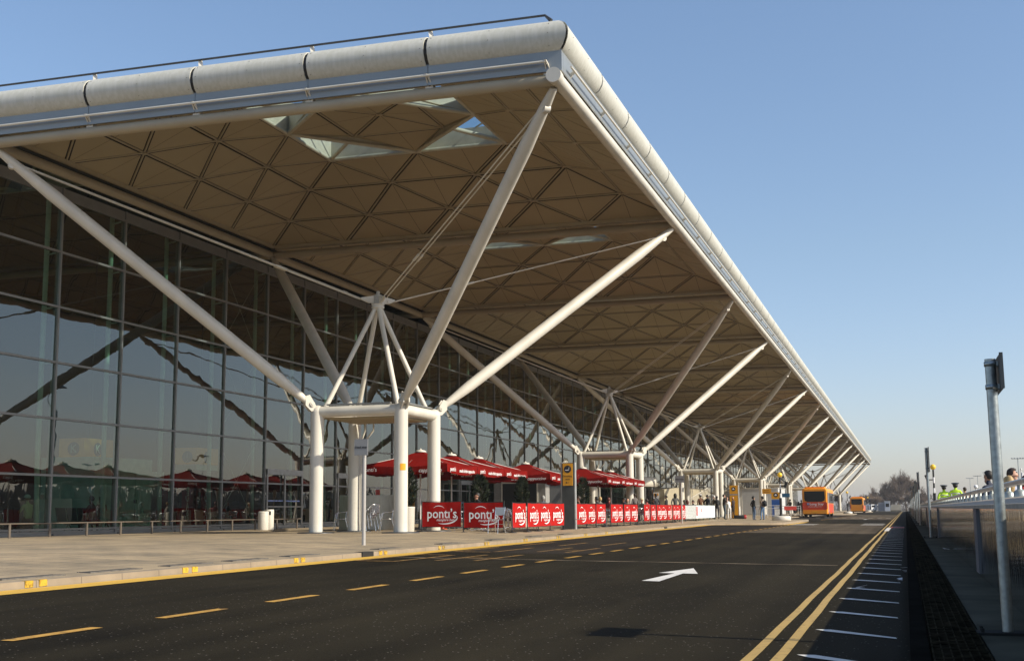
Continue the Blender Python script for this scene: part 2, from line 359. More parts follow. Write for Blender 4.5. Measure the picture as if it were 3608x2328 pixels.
# right-hand footway
m = MB(); m.bb(8.2, 8.32, -70, 345, -.6, -.235); m.build('kerb', pm('kerb_dark', (.012, .011, .009), .9, 0, .3, 3, .2, 40, spec=.0), kind='structure')
def gratmat():
    m = pm('grating_iron', (.030, .025, .016), .85, .0, .8, 9, spec=.0)
    return m
GRAT = gratmat(); m = MB()
m.poly([(8.32, -70, -.30), (8.7, -70, -.30), (8.7, 345, -.30), (8.32, 345, -.30)])
for k in range(7): m.bb(8.335 + k * .056, 8.345 + k * .056, -40, 120, -.295, -.24)
y = -29.5
while y < 30: m.bb(8.33, 8.69, y, y + .012, -.296, -.243); y += .10 if y < -12 else .3
m.build('drain_channel', GRAT, road)
m = MB(); m.bb(8.7, 9.2, -70, 345, -.6, -.255); m.build('pavement', CONC, kind='structure')
m = MB(); x0, x1 = 9.75, 60
for ya, yb, za, zb in ((-70, -4, -.42, -.42), (-4, 28, -.42, 0.0), (28, 345, 0.0, 0.0)):
    m.poly([(x0, ya, za), (x1, ya, za), (x1, yb, zb), (x0, yb, zb)])
m.build('road', FORE, kind='structure')
m = MB(); m.poly([(-9, 345, -.3), (60, 345, -.15), (60, 372, -.15), (-9, 372, -.3)]); m.build('road', ASPHL, kind='structure')
# ---------------- terminal building ----------------
H = 11.94; NB = 17; PIT = 3.6
term = thing('terminal_building', 'long glass fronted terminal building under a deep projecting white steel canopy roof', 'building')
# glass
def glassmat():
    m = bpy.data.materials.new('facade_glass'); m.use_nodes = True; t = m.node_tree; t.nodes.remove(t.nodes['Principled BSDF'])
    out = t.nodes['Material Output']
    g = N(t, 'ShaderNodeNewGeometry'); mp = N(t, 'ShaderNodeMapping'); mp.inputs['Scale'].default_value = (1, .45, .55); t.links.new(g.outputs['Position'], mp.inputs[0])
    nz = N(t, 'ShaderNodeTexNoise'); nz.inputs['Scale'].default_value = 1.5; nz.inputs['Detail'].default_value = 1.5; t.links.new(mp.outputs[0], nz.inputs['Vector'])
    bp = N(t, 'ShaderNodeBump'); bp.inputs['Strength'].default_value = .10; bp.inputs['Distance'].default_value = .05; t.links.new(nz.outputs[0], bp.inputs['Height'])
    gl = N(t, 'ShaderNodeBsdfGlossy'); gl.inputs['Roughness'].default_value = .0; gl.inputs['Color'].default_value = (.91, .90, .84, 1); t.links.new(bp.outputs[0], gl.inputs['Normal'])
    tr = N(t, 'ShaderNodeBsdfTransparent'); tr.inputs[0].default_value = (.34, .48, .38, 1)
    fr = N(t, 'ShaderNodeFresnel'); fr.inputs[0].default_value = 1.52
    f = mathn(t, 'MINIMUM', mathn(t, 'ADD', mathn(t, 'MULTIPLY', fr.outputs[0], 1.3), .085), 1.0)
    mx = N(t, 'ShaderNodeMixShader'); t.links.new(f, mx.inputs[0]); t.links.new(tr.outputs[0], mx.inputs[1]); t.links.new(gl.outputs[0], mx.inputs[2])
    t.links.new(mx.outputs[0], out.inputs['Surface'])
    return m
GLASS = glassmat()
def skyglass():
    m = bpy.data.materials.new('rooflight_glass'); m.use_nodes = True; t = m.node_tree; t.nodes.remove(t.nodes['Principled BSDF'])
    gl = N(t, 'ShaderNodeBsdfGlossy'); gl.inputs['Roughness'].default_value = .1
    tr = N(t, 'ShaderNodeBsdfTransparent'); tr.inputs[0].default_value = (.50, .64, .70, 1)
    mx = N(t, 'ShaderNodeMixShader'); mx.inputs[0].default_value = .1
    t.links.new(tr.outputs[0], mx.inputs[1]); t.links.new(gl.outputs[0], mx.inputs[2]); t.links.new(mx.outputs[0], t.nodes['Material Output'].inputs['Surface'])
    return m
SKYG = skyglass()
GX = -18.45; ZR = [.20, 1.96, 3.82, 5.68, 7.54, 9.40, 11.26]
pane = MB(); frame = MB()
for a, b in zip(ZR, ZR[1:]): pane.poly([(-.02, .04, a + .03), (-.02, PIT - .04, a + .03), (-.02, PIT - .04, b - .03), (-.02, .04, b - .03)])
frame.bb(-.16, .045, -.04, .04, .0, 11.6)
for z in ZR: frame.bb(-.10, .04, .04, PIT - .04, z - .036, z + .036)
frame.bb(-.08, .02, .06, PIT - .06, .06, .148); frame.bb(-.10, .16, .06, PIT - .06, 0, .06)
frame.bb(-.10, .0, .06, PIT - .06, 11.31, 11.6)
fin = MB(); fin.tube([(-.75, .35, 0), (-.75, .28, 1.9), (-.75, .25, 2.2), (-.75, .25, 11.5)], .085, 8)
for z in ZR[1:]: fin.cyl((-.75, .25, z), (-.1, .0, z), .03, 6)
FIN = pm('mullion_fin_pale', (.85, .90, .84), .45)
p0 = pane.build('glass_bay', GLASS, term, (GX, .53, 0)); frame.build('mullion_frame', MULL, p0); fin.build('wind_post', FIN, p0)
k = 1
while .53 + PIT * (k + 1) < 307: child(p0, term, (GX, .53 + PIT * k, 0)); k += 1
# X bracing wires and end bay doors
for k in (4, 14, 34):
    m = MB(); y0 = .53 + PIT * k
    for a, b in ((.2, 3.8), (3.8, 7.5), (7.5, 11.2)):
        m.cyl((GX - .35, y0 + .15, a), (GX - .35, y0 + PIT - .15, b), .014, 5); m.cyl((GX - .35, y0 + PIT - .15, a), (GX - .35, y0 + .15, b), .014, 5); m.ball((GX - .35, y0 + PIT / 2, (a + b) / 2), .05, 8, 5)
    m.build('bracing_wire', WHITE, term)
DOORF = pm('door_frame', (.30, .29, .27), .35, .5)
for k in (5, 7, 12, 19, 24):
    y0 = .53 + PIT * k; m = MB()
    m.bb(GX + .05, GX + .12, y0 + .1, y0 + PIT - .1, 2.35, 2.6)
    for y in (y0 + .14, y0 + 1.78, y0 + PIT - .14): m.bb(GX + .05, GX + .10, y - .05, y + .05, .02, 2.35)
    for y in (y0 + .19, y0 + 1.83): m.bb(GX + .05, GX + .09, y, y + 1.55, .02, .14); m.bb(GX + .05, GX + .09, y, y + 1.55, .93, .98)
    d = m.build('entrance_door', DOORF, term); m = MB()
    for y in (y0 + .22, y0 + 1.86): m.bb(GX + .06, GX + .066, y, y + 1.4, 1.18, 1.24)
    m.build('manifestation_strip', pm('blue_strip', (.16, .22, .42), .5, 0, .6, 9), d)
# end return wall, rear wall, end wall at the far gable
m = MB()
for kx in range(6):
    x1 = GX - PIT * kx
    for a, b in zip(ZR, ZR[1:]): m.poly([(x1 - .06, .50, a + .05), (x1 - PIT + .06, .50, a + .05), (x1 - PIT + .06, .50, b - .05), (x1 - .06, .50, b - .05)])
o = m.build('end_glazing', GLASS, term); m = MB()
for kx in range(1, 6): m.bb(GX - PIT * kx - .06, GX - PIT * kx + .06, .4, .6, 0, 11.6)
for z in ZR: m.bb(GX - PIT * 6, GX - .2, .44, .56, z - .05, z + .05)
m.build('mullion_frame', MULL, o)
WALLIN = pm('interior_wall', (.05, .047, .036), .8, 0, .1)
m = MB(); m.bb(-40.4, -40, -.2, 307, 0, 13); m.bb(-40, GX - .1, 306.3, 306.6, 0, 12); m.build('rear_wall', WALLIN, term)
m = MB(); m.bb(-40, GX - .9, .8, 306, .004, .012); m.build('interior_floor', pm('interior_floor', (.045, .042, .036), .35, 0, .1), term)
# roof shell of one 18 m bay
DZ = [2.42, 2.29, 2.03, 1.46, .68, 0, 0]
def dome(x, y):                                    # rises ring by ring towards the middle of the bay
    q = min(5, max(abs(x + 9), abs(y - 9)) / 1.8); k = int(q); return H + .34 + DZ[k] + (DZ[k + 1] - DZ[k]) * (q - k)
def nd(i, j, dz=0): return Vector((-1.8 * i, 1.8 * j, dome(-1.8 * i, 1.8 * j) + dz))
tris = []; edges = set(); holes = []
for i in range(0, 11):
    for j in range(0, 11):
        if (i + j) % 2 == 0: continue
        L, Rr, D, U = (i - 1, j), (i + 1, j), (i, j - 1), (i, j + 1)
        ok = lambda q: 0 <= q[0] <= 10 and 0 <= q[1] <= 10
        ysplit = abs(i - 5) > abs(j - 5)
        T = [(D, U, L), (D, U, Rr)] if ysplit else [(L, Rr, D), (L, Rr, U)]
        sp = (D, U) if ysplit else (L, Rr)
        for t3 in T:
            if not all(ok(q) for q in t3): continue
            hole = max(abs(i - 5), abs(j - 5)) == 2 and min(abs(i - 5), abs(j - 5)) == 1 and max(max(abs(q[0] - 5), abs(q[1] - 5)) for q in t3) == 2 and any(abs(q[0] - 5) == 1 and abs(q[1] - 5) == 1 for q in t3)
            (holes if hole else tris).append(t3)
            for a, b in ((0, 1), (1, 2), (2, 0)): edges.add(tuple(sorted((t3[a], t3[b]))))
sh = MB()
for t3 in tris:
    P = [nd(*q) for q in t3]
    n = (P[1] - P[0]).cross(P[2] - P[0])
    if n.z > 0: P = [P[0], P[2], P[1]]; n = -n
    n.normalize()
    sh.m = 1; sh.poly([p + Vector((0, 0, .10)) for p in P]); sh.poly([p + Vector((0, 0, .42)) for p in P[::-1]])
    # inset panel split in two by a thin joint from the apex opposite the longest side
    L = [(P[(k + 1) % 3] - P[(k + 2) % 3]).length for k in range(3)]; k = L.index(max(L)); P = P[k:] + P[:k]
    mid = (P[1] + P[2]) / 2
    def inset(tri, ds):
        out = []; q = len(tri)
        ls = []
        for a in range(3):
            p, r = tri[a], tri[(a + 1) % 3]; d = (r - p).normalized(); inn = n.cross(d); 
            if inn.dot(tri[(a + 2) % 3] - p) < 0: inn = -inn
            ls.append((p + inn * ds[a], d))
        for a in range(3):
            p1, d1 = ls[a - 1]; p2, d2 = ls[a]
            c = d1.cross(d2); tt = ((p2 - p1).cross(d2)).dot(c) / c.length_squared; out.append(p1 + d1 * tt)
        return out
    sh.m = 0
    for tri, ds in (((P[0], P[1], mid), (.088, .088, .008)), ((P[0], mid, P[2]), (.008, .088, .088))): sh.poly([p for p in inset(list(tri), ds)])
sh.m = 2
for a, b in edges:
    A, B = nd(*a, .02), nd(*b, .02); sh.tube([A, B], .038, 6, False)
for (i, j) in {q for t3 in tris for q in t3}: sh.disc(nd(i, j, -.03), .13, 8, (0, 0, -1))
for x in (-.06, -17.94): sh.m = 1; sh.bb(x - .06, x + .06, 0, 18, H + .36, H + .9)
for y in (.06, 17.94): sh.bb(-17.88, -.12, y - .06, y + .06, H + .36, H + .9)
sh.m = 2
for x in (-.13, -17.87): sh.bb(x - .06, x + .06, .13, 17.87, H + .27, H + .40)
for y in (.13, 17.87): sh.bb(-17.8, -.2, y - .06, y + .06, H + .27, H + .40)
CURB = pm('rooflight_curb', (.46, .42, .32), .6, 0, .1, 3)
sk = MB(); sg = MB()
for sx in (1, -1):
    for sy in (1, -1):
        a, b, c = nd(5 + 2 * sx, 5 + 2 * sy), nd(5 + 2 * sx, 5), nd(5, 5 + 2 * sy)
        up = Vector((0, 0, .95)); zt = max(a.z, b.z, c.z) + .75
        A, B, C = (Vector((p.x, p.y, zt)) for p in (a, b, c))
        for p, q, P, Q in ((a, b, A, B), (c, a, C, A), (b, c, B, C)): sk.poly([p, q, Q, P]); sk.tube([p + Vector((0, 0, .03)), q + Vector((0, 0, .03))], .075, 8, False)
        sk.tube([a + Vector((0, 0, .05)), nd(5 + sx, 5 + sy, .05)], .085, 8, False)
        for f in (.33, .66): p = A.lerp(B, f); q = A.lerp(C, f); sk.tube([p, q], .035, 6, False)
        sg.poly([A, B, C])
shell = sh.build('roof_shell', [SOFF, SOFG, RIB], term, (0, 0, 0)); s1 = sk.build('rooflight', CURB, shell); sg.build('rooflight_pane', SKYG, s1)
shi = shell.data.copy(); shi.materials[0] = pm('soffit_panel_shaded', (.08, .076, .05), .7, 0, .05); shi.materials[2] = shi.materials[0]  # hall soffit and rib colours darkened to hold the interior shade
sgi = s1.children[0].data.copy(); sgi.materials[0] = pm('rooflight_sun_block', (.30, .28, .22), .8, 0, .04)  # opaque panes added over the hall rooflights to keep sunlight out
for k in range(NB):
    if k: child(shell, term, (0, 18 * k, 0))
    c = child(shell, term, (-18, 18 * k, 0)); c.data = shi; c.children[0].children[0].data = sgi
m = MB(); 
for x in (-36,): m.bb(x - 5, x, 0, 306, H + .2, H + .5)
m.build('roof_rear_deck', SOFF, term)
# roof beams
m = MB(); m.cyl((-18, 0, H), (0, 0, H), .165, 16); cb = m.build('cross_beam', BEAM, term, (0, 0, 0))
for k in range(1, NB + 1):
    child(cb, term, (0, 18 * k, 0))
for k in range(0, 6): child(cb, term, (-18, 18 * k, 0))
m = MB(); m.cyl((0, -.2, H), (0, 306.2, H), .175, 18); m.cyl((0, -.42, H), (0, -.2, H), .205, 20); m.cyl((.0, -.2, H), (-.0, -.1, H), .2, 18); m.build('edge_tube', WHITE, term)
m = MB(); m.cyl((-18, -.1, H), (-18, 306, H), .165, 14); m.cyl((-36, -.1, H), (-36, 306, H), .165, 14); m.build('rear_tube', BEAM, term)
m = MB(); m.cyl((-42, 0, H), (-18, 0, H), .175, 16); m.build('end_tube', WHITE, term)
# half-round cladding: section in (out, up) coordinates
prof = [(-.35, 12.62), (-.05, 12.60), (.14, 12.66), (.29, 12.78), (.38, 12.94), (.41, 13.10), (.38, 13.26), (.29, 13.40), (.15, 13.51), (-.04, 13.57), (-.40, 13.58)]
def clad(L, mitre0=0, mitre1=0, endwise=False, sc=1.0):
    mb = MB(); vs = []
    for e, mt in ((.05, mitre0), (L - .05, mitre1)):
        for o, z in prof:
            o2 = (o - .05) * sc + .05; z2 = (z - 13.09) * sc + 13.09; s = e - o2 * mt if e < L / 2 else e + o2 * mt
            vs.append((-s, -o2, z2) if endwise else (o2, s, z2))
    n = len(prof)
    mb.add(vs, [((i, i + 1, n + i + 1, n + i) if not endwise else (i, n + i, n + i + 1, i + 1)) for i in range(n - 1)], True)
    mb.add(vs, [tuple(range(n)), tuple(range(n, 2 * n)), (0, n, 2 * n - 1, n - 1)])
    if sc == 1.0:
        mb.m = 1
        for e in (.14, L / 2, L - .14):       # rows of rivets
            for q in (3, 5, 7):
                o, z = prof[q]; c = (-e, -o - .004, z) if endwise else (o + .004, e, z); mb.ball(c, .012, 5, 3)
    return mb
CM = [CLAD, DGREY]
f0 = clad(PIT, 1, 0).build('roof_edge_cladding', CM, term, (0, 0, 0)); fm = clad(PIT).build('roof_edge_cladding', CM, term, (0, PIT, 0))
for k in range(2, 84): child(fm, term, (0, PIT * k, 0))
clad(PIT, 0, 1).build('roof_edge_cladding', CM, term, (0, PIT * 84, 0))
e0 = clad(PIT, 1, 0, True).build('roof_edge_cladding', CM, term, (0, 0, 0)); em = clad(PIT, 0, 0, True).build('roof_edge_cladding', CM, term, (-PIT, 0, 0))
for k in range(2, 9): child(em, term, (-PIT * k, 0, 0))
m = clad(306, 1, 1, False, .93); join_into(m, clad(34, 1, 0, True, .93).mesh('t', [BLACK])); m.mi = [0] * len(m.f); m.build('cladding_seal', BLACK, term)
m = MB(); m.bb(.125, .165, .008, PIT - .008, 12.13, 12.74); fp = m.build('fascia_panel', FASC, term, (0, 0, 0))
for k in range(1, 85): child(fp, term, (0, PIT * k, 0))
m = MB(); m.bb(-PIT + .008, -.008, -.165, -.125, 12.13, 12.74); fp = m.build('fascia_panel', FASC, term, (0, 0, 0))
for k in range(1, 11): child(fp, term, (-PIT * k, 0, 0))
m = MB(); m.bb(-.01, .165, -.165, -.005, 12.13, 12.74); m.build('corner_post', FASC, term)
m = MB(); m.bb(.0, .11, .2, 306, 12.1, 12.75); m.build('fascia_backing', BLACK, term)
# safety rail on brackets below the cladding
m = MB(); m.cyl((.30, .3, 12.36), (.30, 306, 12.36), .032, 8); m.build('safety_rail', WHITE, term)
m = MB(); m.cyl((-40, -.30, 12.36), (-.25, -.30, 12.36), .036, 8); m.build('safety_rail', WHITE, term)
b = MB(); b.extrude([(.06, -.02, 12.08), (.34, -.02, 12.40), (.27, -.02, 12.42), (-.1, -.02, 12.16)], (0, .04, 0)); b.bb(-.1, .1, -.1, .1, 12.08, 12.14)
br = b.build('rail_bracket', WHITE, term, (0, .75, 0))
for k in range(1, 85): child(br, term, (0, .75 + PIT * k, 0))
b = MB(); b.extrude([(-.03, -.06, 12.08), (-.03, -.34, 12.40), (-.03, -.27, 12.42), (-.03, .1, 12.16)], (.03, 0, 0)); b.extrude([(.10, -.06, 12.08), (.0, -.34, 12.40), (.0, -.27, 12.42), (.1, .1, 12.16)], (.03, 0, 0)); b.bb(-.1, .12, -.1, .1, 12.06, 12.12)
br = b.build('rail_bracket', WHITE, term, (-.25, 0, 0))
for k in range(1, 9): child(br, term, (-PIT * k, 0, 0))
# roof-top cable on little fins
m = MB(); m.cyl((-40, .10, 13.80), (-.35, .10, 13.80), .034, 8); m.tube([(-.35, .10, 13.80), (-.12, -.05, 13.58)], .034, 8); m.cyl((-.16, .10, 13.56), (-.35, .10, 13.80), .03, 6)
m.build('safety_cable', DGREY, term)
b = MB(); b.extrude([(-.02, .02, 13.52), (-.10, .10, 13.80), (-.04, .14, 13.80), (.06, .08, 13.52)], (.04, .02, 0)); fn = b.build('cable_fin', WHITE, term, (-PIT, 0, 0))
for k in range(2, 9): child(fn, term, (-PIT * k, 0, 0))

# ---------------- steel structural trees ----------------
S = 1.515; TH = 4.04
def make_tree():
    t = thing('steel_tree', 'nearest white steel canopy tree, at the near corner of the roof', 'steel tree', (-9, 9, 0), 0, 'white steel canopy trees along the terminal front')
    for sx in (-1, 1):
        for sy in (-1, 1):
            x, y = sx * S, sy * S
            m = MB(); m.tube([(x, y, 0), (x, y, TH - .02)], .228, 20); m.ball((x, y, TH - .02), .228, 20, 8, 0); m.cyl((x, y, 0), (x, y, .25), .232, 20)
            c = m.build('column', WHITE, t); m = MB(); m.lathe([(.62, 0), (.62, .02), (.58, .035), (.232, .04)], (x, y, 0), 24); m.build('base_ring', DGREY, c)
            # branch with tapered ends
            A = Vector((x + sx * .25, y + sy * .25, TH + .31)); B = Vector((sx * 8.86, sy * 8.86, H - .18)); d = (B - A).normalized()
            P = [A + (B - A) * f for f in (0, .03, .10, .17, .84, .96, 1)]
            m = MB(); m.tube(P, [.10, .14, .195, .205, .205, .14, .10], 18); br = m.build('branch', WHITE, t)
            m = MB(); q = Vector((-sy, sx, 0)).normalized(); bse = Vector((x, y, TH + .04)); tip = A + d * .13
            for s_ in (-.10, .10): m.extrude([bse + q * (s_ - .02), bse + Vector((sx * .18, sy * .18, -.05)) + q * (s_ - .02), tip + Vector((0, 0, -.2)) + q * (s_ - .02), tip + Vector((0, 0, .10)) + q * (s_ - .02), tip + Vector((-sx * .1, -sy * .1, .16)) + q * (s_ - .02)], q * .04)
            pc = (bse + tip) / 2 + Vector((0, 0, .02)); m.cyl(pc - q * .17, pc + q * .17, .085, 14); m.cyl(pc - q * .19, pc + q * .19, .04, 10)
            m.build('pin_joint', WHITE, br)
            m = MB(); tp = B - d * .55 + Vector((0, 0, -.10)); m.cyl(tp - q * .09, tp + q * .09, .12, 14); m.cyl(tp - q * .11, tp + q * .11, .05, 10); m.build('top_joint', WHITE, br)
            m = MB(); m.tube([(x * .88, y * .88, TH + .1), (sx * .07, sy * .07, 7.68)], .085, 12); m.build('strut', WHITE, t)
            m = MB(); R0 = Vector((sx * .45, sy * .45, 7.98)); R1 = tp - Vector((sx, sy, 0)) * .22
            for s_ in (-.07, .07): m.tube([R0 + q * s_, R1 + q * s_], .022, 6); c0 = R0.lerp(R1, .24); c1 = R0.lerp(R1, .275); m.tube([c0 + q * s_, c1 + q * s_], .045, 8)
            m.build('tie_rod', WHITE, t)
    for a, b in (((-S, -S), (S, -S)), ((S, -S), (S, S)), ((S, S), (-S, S)), ((-S, S), (-S, -S))):
        m = MB(); m.cyl(a + (TH - .02,), b + (TH - .02,), .185, 18); rb = m.build('ring_beam', WHITE, t)
        m = MB(); va, vb = Vector(a + (TH + .21,)), Vector(b + (TH + .21,)); d = (vb - va).normalized(); ctr = (va + vb) / 2; m.box(ctr, (2.3 if abs(d.x) > .5 else .16, .16 if abs(d.x) > .5 else 2.3, .05)); m.build('cable_tray', MULL, rb)
    m = MB(); m.bb(-1.32, 1.32, -1.32, 1.32, TH - .26, TH - .2); m.build('ceiling_panel', SOFF, t)
    m = MB(); m.lathe([(.001, 7.6), (.10, 7.62), (.22, 7.70), (.23, 7.76), (.20, 7.77), (.20, 7.80), (.23, 7.81), (.23, 7.85), (.16, 7.86), (.15, 8.16), (.07, 8.17), (.06, 8.3), (.001, 8.3)], (0, 0, 0), 20)
    for sx in (-1, 1):
        for sy in (-1, 1):
            q = Vector((-sy, sx, 0)).normalized(); o = Vector((sx, sy, 0)).normalized()
            m.extrude([o * .10 + Vector((0, 0, 7.86)) - q * .03, o * .42 + Vector((0, 0, 7.88)) - q * .03, o * .66 + Vector((0, 0, 7.99)) - q * .03, o * .62 + Vector((0, 0, 8.04)) - q * .03, o * .10 + Vector((0, 0, 8.14)) - q * .03], q * .06)
            pc = o * .40 + Vector((0, 0, 7.96)); m.cyl(pc - q * .06, pc + q * .06, .06, 10)
    m.build('hub', WHITE, t)
    m = MB()
    for dx in (0, .16): m.tube([(-S + .30 + dx, S - .1, 0), (-S + .30 + dx, S - .1, 3.2), (-S + .45 + dx * 2, S - .1, 3.55), (-S + .45 + dx * 2, S - .1, 3.8)], .035, 8)
    m.build('drain_pipe', WHITE, t)
    return t
tree0 = make_tree()
m = MB(); am = [R(-75 + q * 10) for q in range(6)]
for a0, a1 in zip(am, am[1:]): m.poly([(S + .2305 * math.cos(a0), -S + .2305 * math.sin(a0), 2.02), (S + .2305 * math.cos(a1), -S + .2305 * math.sin(a1), 2.02), (S + .2305 * math.cos(a1), -S + .2305 * math.sin(a1), 2.24), (S + .2305 * math.cos(a0), -S + .2305 * math.sin(a0), 2.24)])

ordn = ['second', 'third', 'fourth', 'fifth', 'sixth', 'seventh', 'eighth']
where = ['by the last red barriers', 'behind the queue', 'by the pale grey cabin', 'beside the first orange bus', 'just past the first orange bus', 'between the two orange buses', 'short of the far roof corner']
for k in range(1, 9):
    lab = f'{ordn[k-1]} white steel canopy tree from the near end, {where[k-1]}' if k < 8 else 'white steel canopy tree under the far corner of the roof'
    dup(tree0, (-9, 9 + 36 * k, 0), 0, lab)
m.build('warning_sticker', YEL, tree0)
# ---------------- things on the pavement ----------------
CANV = RED
def gz(x): return pz(x)
# barrier panels --------------------------------------------------
BAN = pm('banner_red', (.38, .010, .007), .75, 0, .08, 1.6, spec=.1); BANW = pm('banner_white', (.74, .73, .70), .6, 0, .05, 2); BANG = pm('banner_grey', (.42, .43, .41), .6, 0, .35, 30)
LOGO = {}
def logo_mesh():
    if 'm' in LOGO: return LOGO['m']
    mb = MB()
    for txt, size, x, z, sh, wt, sx in (('pontı\u2019s', .46, 0, .0, 0, .006, .92), ('mangiare bene', .125, .16, -.205, .25, .001, 1)):
        o = text_mesh(txt, size, WTXT, weight=wt, shear=sh, sx=sx, extrude=0); join_into(mb, o.data, Matrix.Translation((x, z, 0))); bpy.data.objects.remove(o)
    def arc(cx, cz, rx, rzz, a0, a1, w):
        n = 18; P = []
        for i in range(n + 1):
            a = R(a0 + (a1 - a0) * i / n); ww = w * math.sin(PI * (i + .35) / (n + .7)) ** .7
            P.append((Vector((cx + rx * math.cos(a), cz + rzz * math.sin(a), 0)), Vector((cx + (rx - ww) * math.cos(a), cz + (rzz - ww) * math.sin(a), 0))))
        for (a, b), (c, d) in zip(P, P[1:]): mb.poly([a, c, d, b])
    arc(-.12, .12, .24, .17, 25, 150, .028); arc(.12, -.12, .48, .24, 238, 372, .05)
    LOGO['m'] = mb.mesh('logo', WTXT); return LOGO['m']
def barrier(w, label, loc, rz=0, mat=BAN, logo=True, both=False, group='red cafe barriers', h0=.17, h1=1.0):
    t = thing('cafe_barrier', label, 'barrier', loc, rz, group)
    m = MB(); nx, nz = 12, 6; vs = []
    for j in range(nz + 1):
        for i in range(nx + 1):
            u = i / nx; v = j / nz; x = -w / 2 + .05 + (w - .1) * u; z = h0 + (h1 - h0) * v
            sag = .012 * math.sin(u * 9 + v * 3) + .015 * math.sin(u * 3.1) * (1 - v) + .006 * math.sin(u * 23)
            vs.append((x, -.02 + sag * .8, z - .012 * math.sin(PI * u) * v))
    m.add(vs, [(j * (nx + 1) + i, j * (nx + 1) + i + 1, (j + 1) * (nx + 1) + i + 1, (j + 1) * (nx + 1) + i) for j in range(nz) for i in range(nx)], True)
    b = m.build('banner', mat, t)
    if logo:
        me = logo_mesh().copy(); k = min(w, 1.75) / 1.5
        me.transform(face_my(.02, -.048, .60) @ Matrix.Diagonal((k * .95, .98, 1, 1))); o = bpy.data.objects.new('logo', me); COL.objects.link(o); o.parent = b
    xs = (-w / 2 + .02, w / 2 - .02) if both else (-w / 2 + .02,)
    for x in xs:
        m = MB(); m.cyl((x, 0, 0), (x, 0, 1.05), .02, 8); m.lathe([(.16, 0), (.16, .015), (.04, .03), (.02, .05)], (x, 0, 0), 14); m.build('post', BLACK if mat is not BANW else pm('green_post', (.02, .07, .05), .5), t)
    for zz in (1.01, .165): m = MB(); m.cyl((-w / 2, 0, zz), (w / 2, 0, zz), .013, 6); m.build('rail', BLACK if mat is not BANW else pm('green_post', (.02, .07, .05), .5), t)
    return t
FX = -4.6; HP = PI / 2
barrier(1.5, 'darker red cafe barrier facing the camera, left of the pair at the near corner', (-6.85, 9.6, 0))
barrier(1.48, 'darker red cafe barrier facing the camera, behind the single metal chair', (-5.35, 9.6, pz(-5.35)), both=True)
ysp = [(10.4, 12.0, 'first bright red barrier after the near corner'), (12.0, 13.7, 'second bright red barrier after the near corner'), (13.7, 15.3, 'third bright red barrier after the near corner'), (15.3, 17.1, 'bright red barrier just left of the smoking area sign'),
       (19.0, 20.9, 'bright red barrier just right of the smoking area sign'), (20.9, 22.7, 'second bright red barrier right of the smoking area sign'), (22.7, 24.3, 'bright red barrier before the first dark gap'),
       (25.4, 26.8, 'bright red barrier right after the first dark gap'), (26.8, 28.2, 'second bright red barrier after the first dark gap'), (28.2, 29.7, 'third bright red barrier after the first dark gap'), (29.7, 31.2, 'bright red barrier before the second dark gap'),
       (33.2, 34.6, 'bright red barrier right after the second dark gap'), (34.6, 36.4, 'second bright red barrier after the second dark gap'), (36.4, 37.9, 'third bright red barrier after the second dark gap'), (37.9, 39.5, 'red barrier just left of the far stop sign pole'),
       (39.5, 41.1, 'red barrier directly behind the far stop sign pole'), (41.1, 42.5, 'red barrier just right of the far stop sign pole'), (42.5, 43.9, 'next to last red barrier of the row'), (43.9, 45.6, 'last red barrier, beside the grey one')]
for i, (a, b, lab) in enumerate(ysp):
    last = i + 1 == len(ysp) or ysp[i + 1][0] > b + .3
    barrier(b - a, lab, (FX + .03 * math.sin(i * 2.1), (a + b) / 2, pz(FX)), HP + .04 * math.sin(i * 1.7), both=last)
for y, l in ((24.35, 'dark red barrier end-on at the first gap'), (31.3, 'dark red barrier end-on at the second gap')): barrier(1.5, l, (FX - .8, y + .5, pz(FX - .8)), PI * .9)
barrier(2.3, 'grey mesh barrier after the last red one', (FX - .2, 47.0, pz(FX)), HP - .45, BANG, False, True, 'pale queue barriers')
for a, b, l in ((49.0, 51.0, 'white queue barrier with a red emblem'), (51.0, 53.0, 'white queue barrier with small red and grey lettering'), (53.0, 55.6, 'plain white queue barrier, third of the white ones'), (55.6, 58.2, 'plain white queue barrier at the end, beside the queue')):
    t = barrier(b - a, l, (FX, (a + b) / 2, pz(FX)), HP, BANW, False, b > 58, 'pale queue barriers')
    if a == 49: m = MB(); [m.tube([(.1 + .16 * math.cos(q * PI / 8), -.05, .5 + dz + .16 * math.sin(q * PI / 8)) for q in range(16)], .02, 5, False, True) for dz in (0, .26)]; m.build('emblem', pm('emblem_red', (.55, .02, .02), .6), t)
    if a == 51: m = MB(); m.bb(-.3, .3, -.05, -.045, .7, .75); m.bb(-.2, .3, -.05, -.045, .6, .64); m.build('emblem', pm('emblem_red', (.55, .02, .02), .6), t)
